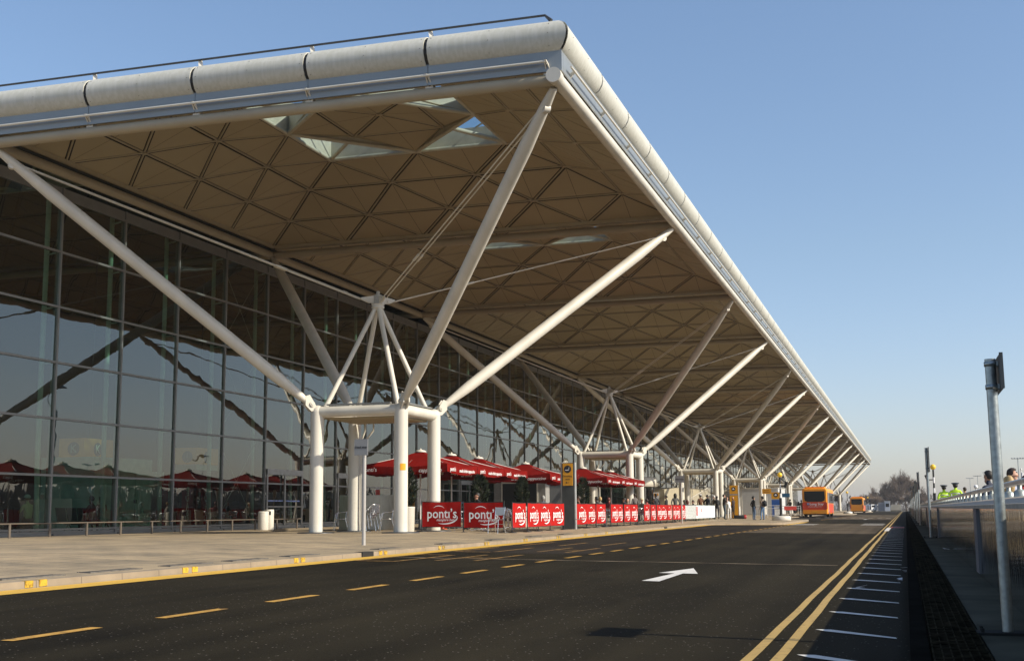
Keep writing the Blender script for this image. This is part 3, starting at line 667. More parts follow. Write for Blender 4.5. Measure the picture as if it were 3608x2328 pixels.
# umbrellas ---------------------------------------------------------
def umbrella(loc, label, words):
    w = 1.68; t = thing('cafe_parasol', label, 'parasol', loc, 0, 'red cafe parasols')
    m = MB(); m.cyl((0, 0, 0), (0, 0, 2.95), .03, 10); m.build('pole', pm('parasol_pole', (.60, .56, .52), .4), t)
    m = MB(); m.bb(-.4, .4, -.4, .4, 0, .05); m.lathe([(.09, .05), (.06, .35), (.03, .4)], (0, 0, 0), 12); m.build('base', DGREY, t)
    m = MB(); n = 8; zt, ze = 2.96, 2.40
    C = [(-w, -w), (w, -w), (w, w), (-w, w)]
    for q in range(4):
        a, b = Vector(C[q] + (ze,)), Vector(C[(q + 1) % 4] + (ze,)); top = Vector((0, 0, zt)); vs = []; G = 8
        for r in range(G + 1):
            for s in range(G + 1):
                f = max(r / G, .07); e = a.lerp(b, s / G); p = top.lerp(e, f); p.z -= .10 * math.sin(PI * s / G) * f * f + .07 * math.sin(PI * f) ; vs.append(p)
        m.add(vs, [(r * (G + 1) + s, (r + 1) * (G + 1) + s, (r + 1) * (G + 1) + s + 1, r * (G + 1) + s + 1) for r in range(G) for s in range(G)], True)
        vs = []
        for s in range(17):
            e = a.lerp(b, s / 16); e.z -= .10 * math.sin(PI * s / 16); out = Vector((e.x, e.y, 0)).normalized() * (.03 + .02 * math.sin(s * 2.3))
            vs += [e, e + out + Vector((0, 0, -.15)), e + out * .9 + Vector((0, 0, -.29 + .012 * math.sin(s * 1.9)))]
        m.add(vs, [(s * 3 + k, s * 3 + k + 1, s * 3 + 4 + k, s * 3 + 3 + k) for s in range(16) for k in range(2)], True)
    cp = m.build('canopy', CANV, t)
    m = MB(); m.lathe([(.001, 3.05), (.03, 3.04), (.04, 3.0), (.17, 2.97), (.22, 2.92), (.21, 2.90)], (0, 0, 0), 14); m.build('vent_cap', PLANTER, cp)
    m = MB()
    for q in range(8):
        a = q * PI / 4; L = w * (1.38 if q % 2 else .98); e = Vector((L * math.cos(a), L * math.sin(a), ze - (.02 if q % 2 else .12))); m.cyl((0, 0, zt - .08), e, .012, 5); m.cyl((0, 0, 2.1), Vector((0, 0, zt - .08)).lerp(e, .55), .010, 5)
    m.build('rib', pm('parasol_pole', (.6, .56, .52), .4), t)
    z = ze - .235
    lt = MB()
    def lay(txt, s, M, sh=.3):
        o = text_mesh(txt, s, WTXT, shear=sh, weight=.003, extrude=0); join_into(lt, o.data, M); bpy.data.objects.remove(o)
    for txt, x in words: lay(txt, .20, face_my(x, -w - .065, z))
    lay('pontı\u2019s', .21, face_my(-w + .36, -w - .06, z + .05), 0)
    lay('pontı\u2019s', .22, face_px(w + .06, -w + .5, z + .04), 0); lay('snacks drinks cappuccino', .17, face_px(w + .065, .35, z))
    lt.build('lettering', WTXT, cp)
    return t
wd = [('drinks', .05), ('cappuccino', 1.05)]
UX = -9.2
for y, l in ((13.6, 'red parasol nearest the camera, behind the front steel legs'), (17.0, 'second red parasol from the near end, its pole by the planter'), (20.4, 'third red parasol from the near end, before the gap in the row')): umbrella((UX, y, 0), l, wd)
umbrella((UX, 27.4, 0), 'red parasol standing alone left of the smoking area sign', wd)
for y, l in ((35.2, 'red parasol just right of the smoking area sign'), (38.6, 'middle red parasol of the far three'), (41.9, 'furthest red parasol, by the second steel tree')): umbrella((-8.3, y, 0), l, [('snacks', -.2), ('cappuccino', 1.0)])
# chairs ---------------------------------------------------------------
def armchair(label, loc, rz, group='aluminium cafe armchairs', z=0):
    t = thing('cafe_armchair', label, 'chair', loc, rz, group)
    for s in (-1, 1):
        m = MB(); m.tube([(s * .25, .26, 0), (s * .26, .20, .40), (s * .27, .17, .62), (s * .27, .08, .66), (s * .27, -.15, .68), (s * .25, -.22, .70)], .0125, 8); m.build('front_leg', ALU, t)
        m = MB(); m.tube([(s * .24, -.30, 0), (s * .23, -.20, .42), (s * .22, -.22, .60), (s * .20, -.25, .72)], .0125, 8); m.build('rear_leg', ALU, t)
    m = MB(); m.tube([(-.25, -.22, .70), (-.19, -.26, .76), (0, -.28, .78), (.19, -.26, .76), (.25, -.22, .70)], .0125, 8)
    for q in range(5): x = -.15 + .075 * q; m.bb(x - .025, x + .025, -.262, -.255, .46, .77)
    m.build('backrest', ALU, t)
    m = MB(); m.tube([(-.23, -.2, .43), (.23, -.2, .43), (.23, .2, .44), (-.23, .2, .44)], .011, 8, False, True)
    for q in range(6): y = -.17 + .066 * q; m.bb(-.23, .23, y - .024, y + .024, .438, .444)
    m.build('seat', ALU, t); return t
ch0 = armchair('aluminium armchair on its own by the left steel leg', (-12.0, 12.6, 0), 1.9)
for i, (x, y, z, r, l) in enumerate(((-10.45, 11.35, 0, 1.2, 'lowest of the stacked aluminium armchairs by the steel counter'), (-10.36, 11.38, .09, 1.2, 'second armchair up in the aluminium stack'), (-10.27, 11.41, .18, 1.2, 'topmost armchair of the aluminium stack'), (-9.55, 11.2, 0, 1.9, 'aluminium armchair between the stack and the front steel leg'))):
    dup(ch0, (x, y, z), r, l)
def sidechair(label, loc, rz):
    t = thing('metal_chair', label, 'chair', loc, rz)
    for s in (-1, 1):
        m = MB(); m.tube([(s * .19, .22, 0), (s * .19, .18, .44)], .012, 8); m.build('front_leg', ALU, t)
        m = MB(); m.tube([(s * .20, -.26, 0), (s * .17, -.19, .30), (s * .165, -.18, .50), (s * .19, -.26, .86)], .012, 8); m.build('rear_leg', ALU, t)
    m = MB(); m.box((0, 0, .455), (.40, .40, .022)); m.tube([(-.18, -.18, .30), (.18, -.18, .30)], .008, 6); m.build('seat', ALU, t)
    m = MB(); m.extrude([(-.185, -.255, .85), (.185, -.255, .85), (.165, -.225, .63), (.08, -.222, .59), (-.08, -.222, .59), (-.165, -.225, .63)], (0, .015, 0)); m.build('backrest', pm('chair_shell', (.5, .49, .47), .35, .5), t)
    m = MB(); m.bb(-.035, .035, -.262, -.25, .775, .80); m.build('hand_slot', BLACK, t)
    return t
sidechair('single metal side chair in front of the dark red barriers', (-4.72, 9.05, -0.052), PI - .25)
# cafe tables and seated chairs behind the barriers
def table(label, loc):
    t = thing('cafe_table', label, 'table', loc, 0, 'round cafe tables behind the barriers')
    m = MB(); m.lathe([(.001, .735), (.35, .735), (.35, .715), (.001, .71)], (0, 0, 0), 24); m.build('tabletop', ALU, t)
    m = MB(); m.cyl((0, 0, .03), (0, 0, .71), .03, 10); m.build('stem', ALU, t); m = MB()
    for q in range(4): a = q * PI / 2 + .6; m.cyl((0, 0, .06), (.3 * math.cos(a), .3 * math.sin(a), .015), .018, 6)
    m.build('foot', ALU, t); return t
tb0 = table('round aluminium table behind the dark red barriers', (-6.2, 11.6, 0)); tabs = [(-6.2, 11.6)]
for x, y, l in ((-6.3, 15.4, 'round table behind the third bright red barrier'), (-6.6, 22.4, 'round table right of the smoking area sign'), (-6.4, 27.2, 'round table between the two dark gaps'), (-6.6, 30.2, 'round table before the second dark gap'), (-6.5, 35.5, 'round table behind the far red barriers'), (-6.6, 39.8, 'round table behind the far stop sign')):
    dup(tb0, (x, y, 0), .4, l); tabs.append((x, y))
CHAIRSPOT = []
for (x, y) in tabs:
    for a in (.5, 2.0, 3.9, 5.4): CHAIRSPOT.append((x + .75 * math.cos(a), y + .75 * math.sin(a), a + PI / 2))
names_t = ['dark red corner barriers', 'third bright red barrier', 'smoking area sign', 'first dark gap', 'second dark gap', 'far red barriers', 'far stop sign']
for i, (x, y, r) in enumerate(CHAIRSPOT):
    dup(ch0, (x, y, 0), r, f'aluminium chair half hidden at the table by the {names_t[i // 4]}', 'aluminium chairs at the tables by the ' + names_t[i // 4])
# planters --------------------------------------------------------------
LEAF = pm('shrub_leaf', (.014, .019, .009), .7, 0, .5, 4, spec=.15)
def planter(label, loc, h=1.25, seed=1, w=.36):
    rnd = random.Random(seed); t = thing('potted_shrub', label, 'potted plant', loc, 0, 'potted shrubs on the cafe terrace')
    m = MB(); m.lathe([(.001, .0), (.235, 0), (.25, .02), (.27, .82), (.28, .84), (.25, .85), (.24, .78), (.001, .78)], (0, 0, 0), 24); m.build('pot', PLANTER, t)
    m = MB()
    for q in range(5): m.tube([(rnd.uniform(-.06, .06), rnd.uniform(-.06, .06), .78), (rnd.uniform(-.12, .12), rnd.uniform(-.12, .12), .9 + h * .6)], .012, 5)
    m.build('stem', pm('bark', (.10, .075, .05), .9), t); m = MB()
    for q in range(900):
        f = rnd.random(); z = .84 + h * f; rad = w * (math.sin(PI * min(1, .12 + f * .86)) ** .7) * math.sqrt(rnd.random()); a = rnd.uniform(0, 2 * PI)
        p = Vector((rad * math.cos(a), rad * math.sin(a), z)); d = Vector((math.cos(a) * .7 + rnd.uniform(-.5, .5), math.sin(a) * .7 + rnd.uniform(-.5, .5), rnd.uniform(.2, 1))).normalized(); L = rnd.uniform(.10, .22); s = d.orthogonal().normalized() * rnd.uniform(.010, .022)
        m.poly([p - s, p + d * L * .5 - s * 1.2, p + d * L, p + d * L * .5 + s * 1.2, p + s])
    m.build('foliage', LEAF, t); return t
planter('potted dark shrub in a cream pot at the open end of the barriers', (-7.92, 9.1, 0), 1.3, 3, .28)
planter('potted dark shrub behind the near corner barriers', (-7.2, 14.7, 0), 1.15, 5, .30); planter('potted dark shrub left of the smoking area sign', (-7.2, 20.2, 0), 1.2, 7, .25); planter('potted dark shrub right of the smoking area sign', (-7.4, 31.6, 0), 1.45, 9, .28)
# litter bins --------------------------------------------------------------
t = thing('litter_bin', 'short cream cylindrical bin beside the taller one by the glass', 'bin', (-16.35, 14.65, 0), 0, 'cream litter bins by the glass')
m = MB(); m.lathe([(.001, 0), (.205, 0), (.21, .02), (.21, .70), (.20, .73), (.001, .735)], (0, 0, 0), 28); m.build('body', PLANTER, t); m = MB(); m.lathe([(.213, .69), (.217, .72), (.18, .745), (.001, .75)], (0, 0, 0), 28); m.build('lid', PLANTER, t)
t = thing('litter_bin', 'taller cream bin with a dark side opening by the glass', 'bin', (-16.55, 15.5, 0), 0, 'cream litter bins by the glass')
m = MB(); m.lathe([(.001, 0), (.185, 0), (.19, .02), (.19, .80), (.18, .82), (.001, .82)], (0, 0, 0), 28); m.build('body', PLANTER, t)
m = MB(); am = [R(-125 + q * 12) for q in range(8)]
for a0, a1 in zip(am, am[1:]): m.poly([(.194 * math.cos(a0), .194 * math.sin(a0), .60), (.194 * math.cos(a1), .194 * math.sin(a1), .60), (.194 * math.cos(a1), .194 * math.sin(a1), .75), (.194 * math.cos(a0), .194 * math.sin(a0), .75)])
m.build('opening', BLACK, t)
t = thing('litter_bin', 'slim pale bin at the end of the standing queue', 'bin', (-4.6, 71, -0.055)); m = MB(); m.lathe([(.001, 0), (.2, 0), (.21, .03), (.21, .95), (.001, 1.05)], (0, 0, 0), 18); m.build('body', PLANTER, t); m = MB(); m.bb(-.1, .12, -.22, -.15, .75, .88); m.build('opening', BLACK, t)
# steel counter --------------------------------------------------------------
t = thing('steel_counter', 'tall brushed steel counter behind the chair stack', 'counter', (-11.2, 13.4, 0))
m = MB(); pts = [(-1.25 + 2.5 * i / 14, -.12 * math.sin(PI * i / 14)) for i in range(15)]
m.add([(x, y, z) for z in (.02, 1.3) for x, y in pts], [(i, i + 1, 16 + i, 15 + i) for i in range(14)], True); m.build('front_panel', STEEL, t)
m = MB(); m.bb(-1.25, 1.25, .0, .7, 1.28, 1.32); m.build('worktop', STEEL, t); m = MB(); m.bb(-1.24, 1.24, .02, .68, .02, 1.27); m.build('cabinet', DGREY, t)
t = thing('drinks_carton', 'small red and white carton standing on the steel counter', 'carton', (-10.9, 13.5, 1.32)); m = MB(); m.bb(-.07, .07, -.05, .05, 0, .2); m.build('box', pm('carton_red', (.5, .05, .03), .5), t); m = MB(); m.extrude([(-.07, -.05, .2), (.07, -.05, .2), (.07, 0, .28), (-.07, 0, .28)], (0, .05, 0)); m.build('flap', WTXT, t)
# traffic cone and low hazard kerbs seen below the parasols
t = thing('traffic_cone', 'small orange traffic cone behind the first potted shrub', 'cone', (-9.0, 15.2, 0)); m = MB(); m.bb(-.2, .2, -.2, .2, 0, .03); m.lathe([(.15, .03), (.03, .6), (.001, .6)], (0, 0, 0), 14); m.build('body', pm('cone_orange', (.7, .09, .02), .5), t); m = MB(); m.lathe([(.105, .25), (.075, .40)], (0, 0, 0), 14); m.build('reflective_band', WTXT, t)
# stop signs -------------------------------------------------------------------
def stop_sign(label, loc, h, w, pole_r=.045):
    t = thing('stop_sign', label, 'sign', loc, 0)
    m = MB(); m.cyl((0, 0, 0), (0, 0, h), pole_r, 14); m.build('pole', pm('sign_pole', (.46, .43, .39), .4, .3, .05), t)
    m = MB(); m.bb(-w / 2 - .06, w / 2 - .06, -.02 - pole_r, -pole_r, h - .04, h + .34); p = m.build('panel', pm('sign_panel_grey', (.27, .265, .255), .5, 0, .03), t)
    text_mesh('Head stop', .21 * w, BTXT, 'lettering', p, face_my(-.06, -.024 - pole_r, h + .15), weight=.0018, sx=1); return t
stop_sign('grey stop sign on a steel pole near the kerb, nearest the camera', (-3.85, -3.6, -.085), 2.12, .34)
stop_sign('grey stop sign on a pale pole in front of the far red barriers', (-3.75, 39.6, -0.080), 2.3, .52, .04)
def pictogram(parent, x, y, z, s, kind):
    m = MB(); m.disc((x, y, z), s, 24, (0, -1, 0)); d = m.build('pictogram_disc', BTXT, parent); m = MB(); yy = y - .004
    if kind == 'smoke':
        m.bb(x - s * .62, x + s * .35, yy - .002, yy, z - s * .35, z - s * .13); m.tube([(x + s * .2, yy, z), (x + s * .5, yy, z + s * .1), (x + s * .3, yy, z + s * .35), (x + s * .5, yy, z + s * .6)], s * .05, 5)
    else:
        m.bb(x - s * .5, x + s * .5, yy - .002, yy, z - s * .35, z + s * .1); m.extrude([(x - s * .35, yy, z + s * .1), (x + s * .35, yy, z + s * .1), (x + s * .25, yy, z + s * .45), (x - s * .25, yy, z + s * .45)], (0, .002, 0))
    m.build('pictogram', WTXT, d)
# smoking area totem -------------------------------------------------------------
t = thing('totem_sign', 'dark grey totem with an orange smoking area panel', 'totem sign', (-4.62, 18.1, pz(-4.6)), 0)
m = MB(); m.bb(-.25, .25, -.09, .09, 0, 2.62); m.build('body', pm('totem_grey', (.075, .078, .072), .6, .0, spec=.2), t)
for x in (-.27, .27): m = MB(); m.cyl((x, 0, 0), (x, 0, 2.64), .055, 14); m.build('edge_column', pm('totem_alu', (.50, .49, .46), .35, .6), t)
m = MB(); m.bb(-.20, .20, -.12, -.092, 1.72, 2.6); p = m.build('panel', YEL, t); pictogram(p, 0, -.124, 2.37, .15, 'smoke')
text_mesh('Smoking', .105, BTXT, 'lettering', p, face_my(0, -.124, 2.10)); text_mesh('area', .105, BTXT, 'lettering', p, face_my(0, -.124, 1.98)); m = MB(); m.bb(-.07, .07, -.126, -.122, 1.83, 1.845); m.extrude([(-.1, -.126, 1.837), (-.04, -.126, 1.875), (-.04, -.126, 1.80)], (0, .004, 0)); m.build('arrow', BTXT, p)
m = MB(); m.cyl((.27, -.1, .38), (.60, -.1, .40), .015, 6); m.build('foot_rail', ALU, t)
def totem(label, loc, col, kind='bus', h=2.6, w=.62, low=None, txt=None):
    t = thing('totem_sign', label, 'totem sign', loc, 0)
    m = MB(); m.bb(-w / 2, w / 2, -.08, .08, 0, h * .72); m.build('body', low or col, t); m = MB(); m.bb(-w / 2, w / 2, -.09, .09, h * .74, h); p = m.build('panel', YEL, t); pictogram(p, 0, -.095, h * .89, w * .26, 'bus')
    m = MB(); m.bb(-w / 2, w / 2, -.085, .085, h * .70, h * .74); m.build('text_band', pm('totem_alu', (.55, .54, .52), .35, .6), t)
    m = MB(); m.cyl((w / 2 + .06, 0, 0), (w / 2 + .06, 0, h), .06, 10); m.build('edge_column', pm('totem_alu', (.55, .54, .52), .35, .6), t); return t
totem('tall orange bus stop totem behind the queue', (-4.75, 70, -0.051), YEL)
totem('blue bus stop totem with an orange top, behind the flashing beacon', (-3.2, 88, -0.096), YEL, low=pm('totem_blue', (.02, .10, .38), .5), h=2.3, w=.8)
t = thing('flag_sign', 'small orange sign on a thin pole before the pale cabin', 'sign', (-3.6, 84, -0.084)); m = MB(); m.cyl((0, 0, 0), (0, 0, 2.5), .03, 8); m.build('pole', WHITE, t); m = MB(); m.bb(-.4, .4, -.05, -.03, 2.1, 2.55); p = m.build('panel', YEL, t); m = MB(); m.bb(-.25, .25, -.056, -.05, 2.38, 2.43); m.bb(-.28, .28, -.056, -.05, 2.24, 2.29); m.build('lettering', pm('orange_line', (.35, .12, .01), .5), p)
t = thing('flag_sign', 'small blue sign on a dark pole left of the first bus', 'sign', (-3.6, 103, -0.084)); m = MB(); m.cyl((0, 0, 0), (0, 0, 2.3), .03, 8); m.build('pole', DGREY, t); m = MB(); m.bb(-.4, .4, -.05, -.03, 1.95, 2.35); m.build('panel', pm('sign_teal', (.02, .12, .24), .5), t)
t = thing('flag_sign', 'orange sign on a post under the far trees of steel', 'sign', (-2.6, 150, -0.113)); m = MB(); m.cyl((0, 0, 0), (0, 0, 2.3), .05, 8); m.build('pole', DGREY, t); m = MB(); m.bb(-.3, .3, -.06, -.04, 1.5, 2.3); m.build('panel', YEL, t)
# pedestrian guard rails -----------------------------------------------------------
GRW = pm('guard_rail_paint', (.62, .60, .56), .4, .2, .06)
def guard(label, loc, L, rz, group='pale guard rails'):
    t = thing('guard_rail', label, 'railing', loc, rz, group); m = MB(); m.cyl((0, 0, 1.02), (L, 0, 1.02), .025, 8); m.cyl((0, 0, .78), (L, 0, .78), .018, 8); m.cyl((0, 0, .18), (L, 0, .18), .02, 8); m.build('rail', GRW, t)
    n = max(2, round(L / 1.1))
    for i in range(n + 1): m = MB(); m.cyl((L * i / n, 0, 0), (L * i / n, 0, 1.05), .025, 8); m.build('post', GRW, t)
    m = MB()
    for i in range(int(L / .22)): m.cyl((.11 + i * .22, 0, .18), (.11 + i * .22, 0, .78), .009, 5)
    m.build('infill_bars', GRW, t); return t
guard('pale guard rail behind the two young people talking', (-4.5, 81, -0.058), 2.4, .1); guard('pale guard rail running along beside the small orange sign', (-2.15, 81.2, -0.125), 6.5, 1.75)
t = guard('pale guard rail with a red strip left of the first bus', (-3.6, 97, -0.084), 1.9, .15); m = MB(); m.bb(.3, 1.5, -.05, -.03, .62, 1.0); m.build('red_strip', pm('strip_red', (.6, .05, .03), .6), t)
for i, y in enumerate((132, 140, 148)): guard(['pale railing beyond the first bus, nearest piece', 'pale railing beyond the first bus, middle piece', 'pale railing beyond the first bus, far piece'][i], (-3.2, y, -.02), 4, HP, 'pale railings beyond the bus')
t = thing('knee_rail', 'low brown knee rail in front of the near glass', 'railing', (-17.15, 0, 0)); m = MB(); m.cyl((0, -3, .42), (0, 19.5, .42), .022, 8); m.build('rail', pm('rail_bronze', (.16, .13, .10), .5, .4), t)
for i in range(12): m = MB(); m.bb(-.02, .02, -1.2 + 1.85 * i - .04, -1.2 + 1.85 * i + .04, 0, .41); m.build('post', pm('rail_bronze', (.16, .13, .10), .5, .4), t)
# revolving door drum -----------------------------------------------------------------
t = thing('revolving_door', 'round revolving door drum with a white curved canopy on the glass front', 'revolving door', (-15.6, 80, 0))
m = MB(); m.lathe([(2.6, 2.7), (2.75, 2.72), (2.75, 3.5), (2.6, 3.55), (.001, 3.56)], (0, 0, 0), 36); m.lathe([(.001, 2.68), (2.7, 2.68)], (0, 0, 0), 36); m.build('canopy', WHITE, t)
m = MB(); m.lathe([(2.5, .02), (2.5, 2.7)], (0, 0, 0), 36); m.build('curved_glass', GLASS, t)
for q in range(10): a = q * PI / 5; m = MB(); m.cyl((2.52 * math.cos(a), 2.52 * math.sin(a), 0), (2.52 * math.cos(a), 2.52 * math.sin(a), 2.7), .05, 8); m.build('post', MULL, t)
t = thing('notice_board', 'white notice with a yellow strip by the revolving door', 'notice', (-12.6, 78.6, 0)); m = MB(); m.bb(-.25, .25, -.03, 0, 1.2, 2.2); m.build('panel', WTXT, t); m = MB(); m.bb(-.2, .2, -.04, -.031, 1.9, 2.1); m.build('strip', YEL, t); m = MB(); m.cyl((0, .02, 0), (0, .02, 1.3), .03, 8); m.build('post', DGREY, t)
# entrance vestibule, ramp and pale cabin ----------------------------------------------------
t = thing('entrance_vestibule', 'grey box vestibule with a dark doorway behind the parasols', 'vestibule', (-16.4, 50, 0)); m = MB(); m.bb(-1.8, 1.8, 0, 6, 0, 3.0); m.build('wall', pm('vestibule_grey', (.26, .25, .235), .6), t); m = MB(); m.bb(-1.2, 1.2, -.03, -.005, .02, 2.5); m.bb(1.805, 1.83, 1, 5, .02, 2.5); d = m.build('doorway', BLACK, t); m = MB(); m.bb(-1.28, -1.2, -.06, 0, 0, 2.58); m.bb(1.2, 1.28, -.06, 0, 0, 2.58); m.bb(-1.28, 1.28, -.06, 0, 2.5, 2.6); m.build('door_frame', WHITE, d)
t = thing('access_ramp', 'tan sided access ramp with a white balustrade in front of the glass', 'ramp', (-13.6, 88, 0)); m = MB(); m.extrude([(0, 0, 0), (0, 28, 0), (0, 28, 3.0), (0, 8, 2.9), (0, 0, 2.6)], (-2.4, 0, 0)); m.build('side_wall', pm('ramp_tan', (.36, .31, .21), .7), t)
m = MB(); A = Vector((.35, 4, .9)); B = Vector((.35, 27, 3.3)); m.cyl(A, B, .04, 8); m.cyl(A - Vector((0, 0, .9)), B - Vector((0, 0, .9)), .04, 8)
for i in range(47): p = A.lerp(B, i / 46); m.cyl(p, p - Vector((0, 0, .9)), .02, 5)
m.build('balustrade', WHITE, t)
HO = pm('cabin_grey', (.50, .50, .49), .6, 0, .04); t = thing('site_cabin', 'large pale grey cabin under the canopy behind the two young people', 'cabin', (-8.6, 121, 0)); m = MB(); m.bb(-2.4, 2.5, 0, 9, .05, 3.05); m.build('wall', HO, t); m = MB(); m.bb(-2.45, 2.55, -.05, 9.05, 3.05, 3.15); m.build('roof', WHITE, t); m = MB(); m.bb(2.505, 2.54, 2, 4, .1, 2.2); m.build('door', WTXT, t)
# beacons --------------------------------------------------------------------------------------
GLOBE = pm('beacon_globe', (.80, .50, .03), .3, 0, .03, emit=((1, .6, .05), .12))
def beacon(label, loc):
    t = thing('crossing_beacon', label, 'beacon', loc, 0, 'black and white crossing beacons'); m = MB(); m.lathe([(.001, 0), (.62, 0), (.65, .05), (.64, .26), (.58, .32), (.001, .33)], (0, 0, 0), 28); m.build('concrete_base', PLANTER, t)
    m = MB(); m.cyl((0, 0, .3), (0, 0, 1.55), .09, 14); m.lathe([(.13, .3), (.13, .42), (.09, .45)], (0, 0, 0), 14); pl = m.build('pole', BLACK, t); m = MB()
    for a, b, w in ((1.55, 1.85, 1), (1.85, 2.15, 0), (2.15, 2.5, 1), (2.5, 2.95, 0)):
        m.m = 0 if w else 1; m.cyl((0, 0, a), (0, 0, b), .055, 12)
    m.build('striped_section', [WTXT, BLACK], t); m = MB(); m.ball((0, 0, 3.12), .17, 18, 12); m.build('globe', GLOBE, t)
    m = MB(); m.box((.38, 0, 2.45), (.16, .28, .42), rot=Matrix.Rotation(.35, 3, 'Y')); m.cyl((0, 0, 2.35), (.3, 0, 2.35), .03, 8); m.build('signal_box', BLACK, t); return t
bc = beacon('yellow globe crossing beacon on a white round base, nearest on the pavement', (.05, 57.5, -.13)); dup(bc, (.1, 161, -.13), 0, 'yellow globe beacon left of the second bus'); dup(bc, (.2, 263, -.13), 0, 'yellow globe beacon furthest away, by the white van')
dup(bc, (9.93, 50, 0), PI, 'yellow globe beacon half hidden behind the second galvanised post')
# suitcase on the floor
t = thing('holdall', 'black and red holdall lying on the pavement by the queue', 'bag', (-3.75, 66.3, -0.080), .1); t.scale = (.75, .75, .75); m = MB(); m.tube([(-.75, 0, .2), (-.6, 0, .22), (.3, 0, .22), (.42, 0, .2)], [.12, .2, .2, .15], 12); m.build('body', BLACK, t); m = MB(); m.tube([(.30, 0, .225), (.45, 0, .225), (.52, 0, .22)], [.215, .21, .14], 12); m.build('end_pocket', pm('bag_red', (.35, .02, .02), .6), t)
# ---------------- vehicles ----------------
BUSO = pm('bus_orange', (.85, .30, .006), .4, 0, .03, 1); BUSR = pm('bus_red', (.58, .045, .006), .45, 0, .03, 1); BGL = pm('bus_glass', (.006, .006, .007), .15, 0, 0, spec=.25); TYRE = pm('tyre', (.015, .015, .015), .8); LAMP = pm('tail_lamp', (.45, .02, .01), .3)
def rounded(w, z0, z1, r, n=5):
    P = []
    for cx, cz, a0 in ((w - r, z0 + .12, -90), (w - r, z1 - r, 0), (-w + r, z1 - r, 90), (-w + r, z0 + .12, 180)):
        rr = r if cz > z0 + .5 else .12; cx2 = (w - rr) * (1 if cx > 0 else -1)
        for i in range(n + 1): a = R(a0 + 90 * i / n); P.append((cx2 + rr * math.cos(a), cz + rr * math.sin(a)))
    return P
def bus(label, loc, wording, rz=0):
    t = thing('single_deck_bus', label, 'bus', loc, rz, 'orange airport buses'); L = 12.0
    m = MB(); S0 = rounded(1.27, .30, 2.98, .22); n = len(S0); st = [(0.0, .94, .0), (.12, .985, 0), (.3, 1, 0), (L - .4, 1, 0), (L - .1, .97, 0), (L, .92, 0)]
    vs = [(x * s, y, z if z < 1 else z - (1 - s) * 1.2) for y, s, _ in st for x, z in S0]
    m.add(vs, [(i * n + k, i * n + (k + 1) % n, (i + 1) * n + (k + 1) % n, (i + 1) * n + k) for i in range(len(st) - 1) for k in range(n)], True); m.add([vs[k] for k in range(n)], [tuple(range(n))[::-1]]); m.add([vs[-n + k] for k in range(n)], [tuple(range(n))])
    m.bb(-1.0, 1.0, .5, 3.2, 2.78, 3.14); m.bb(-.85, .85, .25, .55, 2.88, 3.06)
    b = m.build('body', BUSO, t)
    m = MB(); m.extrude([(-1.02, -.02, 2.68), (1.02, -.02, 2.68), (1.05, -.02, 1.95), (.98, -.02, 1.70), (.7, -.02, 1.60), (-.7, -.02, 1.60), (-.98, -.02, 1.70), (-1.05, -.02, 1.95)], (0, .06, 0)); m.build('rear_window', BGL, b)
    m = MB(); m.bb(-1.14, 1.14, -.016, .03, .78, 1.58); rp = m.build('rear_panel', BUSR if wording else BUSO, b)
    if wording:
        text_mesh('Long Stay', .36, WTXT, 'lettering', rp, face_my(.18, -.024, 1.36), weight=.003); text_mesh('www.stanstedairport.com', .135, WTXT, 'lettering', rp, face_my(0, -.024, 1.10))
        m = MB(); m.bb(-.80, -.56, -.03, -.018, 1.25, 1.49); sq = m.build('parking_badge', pm('badge_blue', (.12, .16, .35), .5), rp); text_mesh('P', .22, WTXT, 'lettering', sq, face_my(-.68, -.034, 1.37), weight=.004)
    for s in (-1, 1):
        m = MB(); m.bb(s * 1.17 - .09, s * 1.17 + .09, -.03, .10, .85, 1.5); lm = m.build('tail_light', LAMP, b); m = MB()
        for z in (1.0, 1.18, 1.36): m.disc((s * 1.17, -.034, z), .06, 12, (0, -1, 0))
        m.build('lens', pm('lens_red', (.75, .12, .05), .2), lm)
    m = MB(); m.bb(-1.2, 1.2, -.05, .15, .36, .72); bp = m.build('bumper', BUSO, b); m = MB(); m.bb(-.28, .28, -.06, -.05, .5, .62); m.build('number_plate', YEL, bp); m = MB(); m.bb(-1.15, 1.15, .0, .2, .22, .36); m.build('lower_valance', BLACK, b)
    for s in (-1, 1):
        m = MB(); m.bb(s * 1.262, s * 1.285, .35, L - .5, 1.45, 2.55); sw = m.build('side_window', BGL, b); m = MB()
        for y in (2.0, 3.6, 5.2, 6.8, 8.4, 10): m.bb(s * 1.284, s * 1.29, y - .03, y + .03, 1.45, 2.55)
        m.build('window_bar', BLACK, sw); m = MB(); m.bb(s * 1.265, s * 1.282, 1.2, L - 1, .42, 1.40); m.build('side_panel', BUSR, b)
        for y in (2.9, L - 2.7):
            m = MB(); m.cyl((s * 1.0, y, .48), (s * 1.28, y, .48), .48, 22); wh = m.build('wheel', TYRE, t); m = MB(); m.cyl((s * 1.2, y, .48), (s * 1.30, y, .48), .26, 16); m.build('rim', GALV, wh)
    m = MB(); m.bb(1.3, 1.36, .7, .85, .5, 2.7); m.build('white_upright', WTXT, b)  # white upright strip near the rear right corner
    m = MB(); m.box((1.62, 2.2 + L - 2.6, 2.0), (.28, .12, .55)); m.cyl((1.3, L - .4, 2.4), (1.6, L - .4, 2.3), .03, 6); m.build('mirror', BLACK, t); return t
bus('orange bus with a red long stay panel across its back', (-.75, 103.5, -.22), True); bus('plain orange bus further up the road', (-.9, 226, -.22), False)
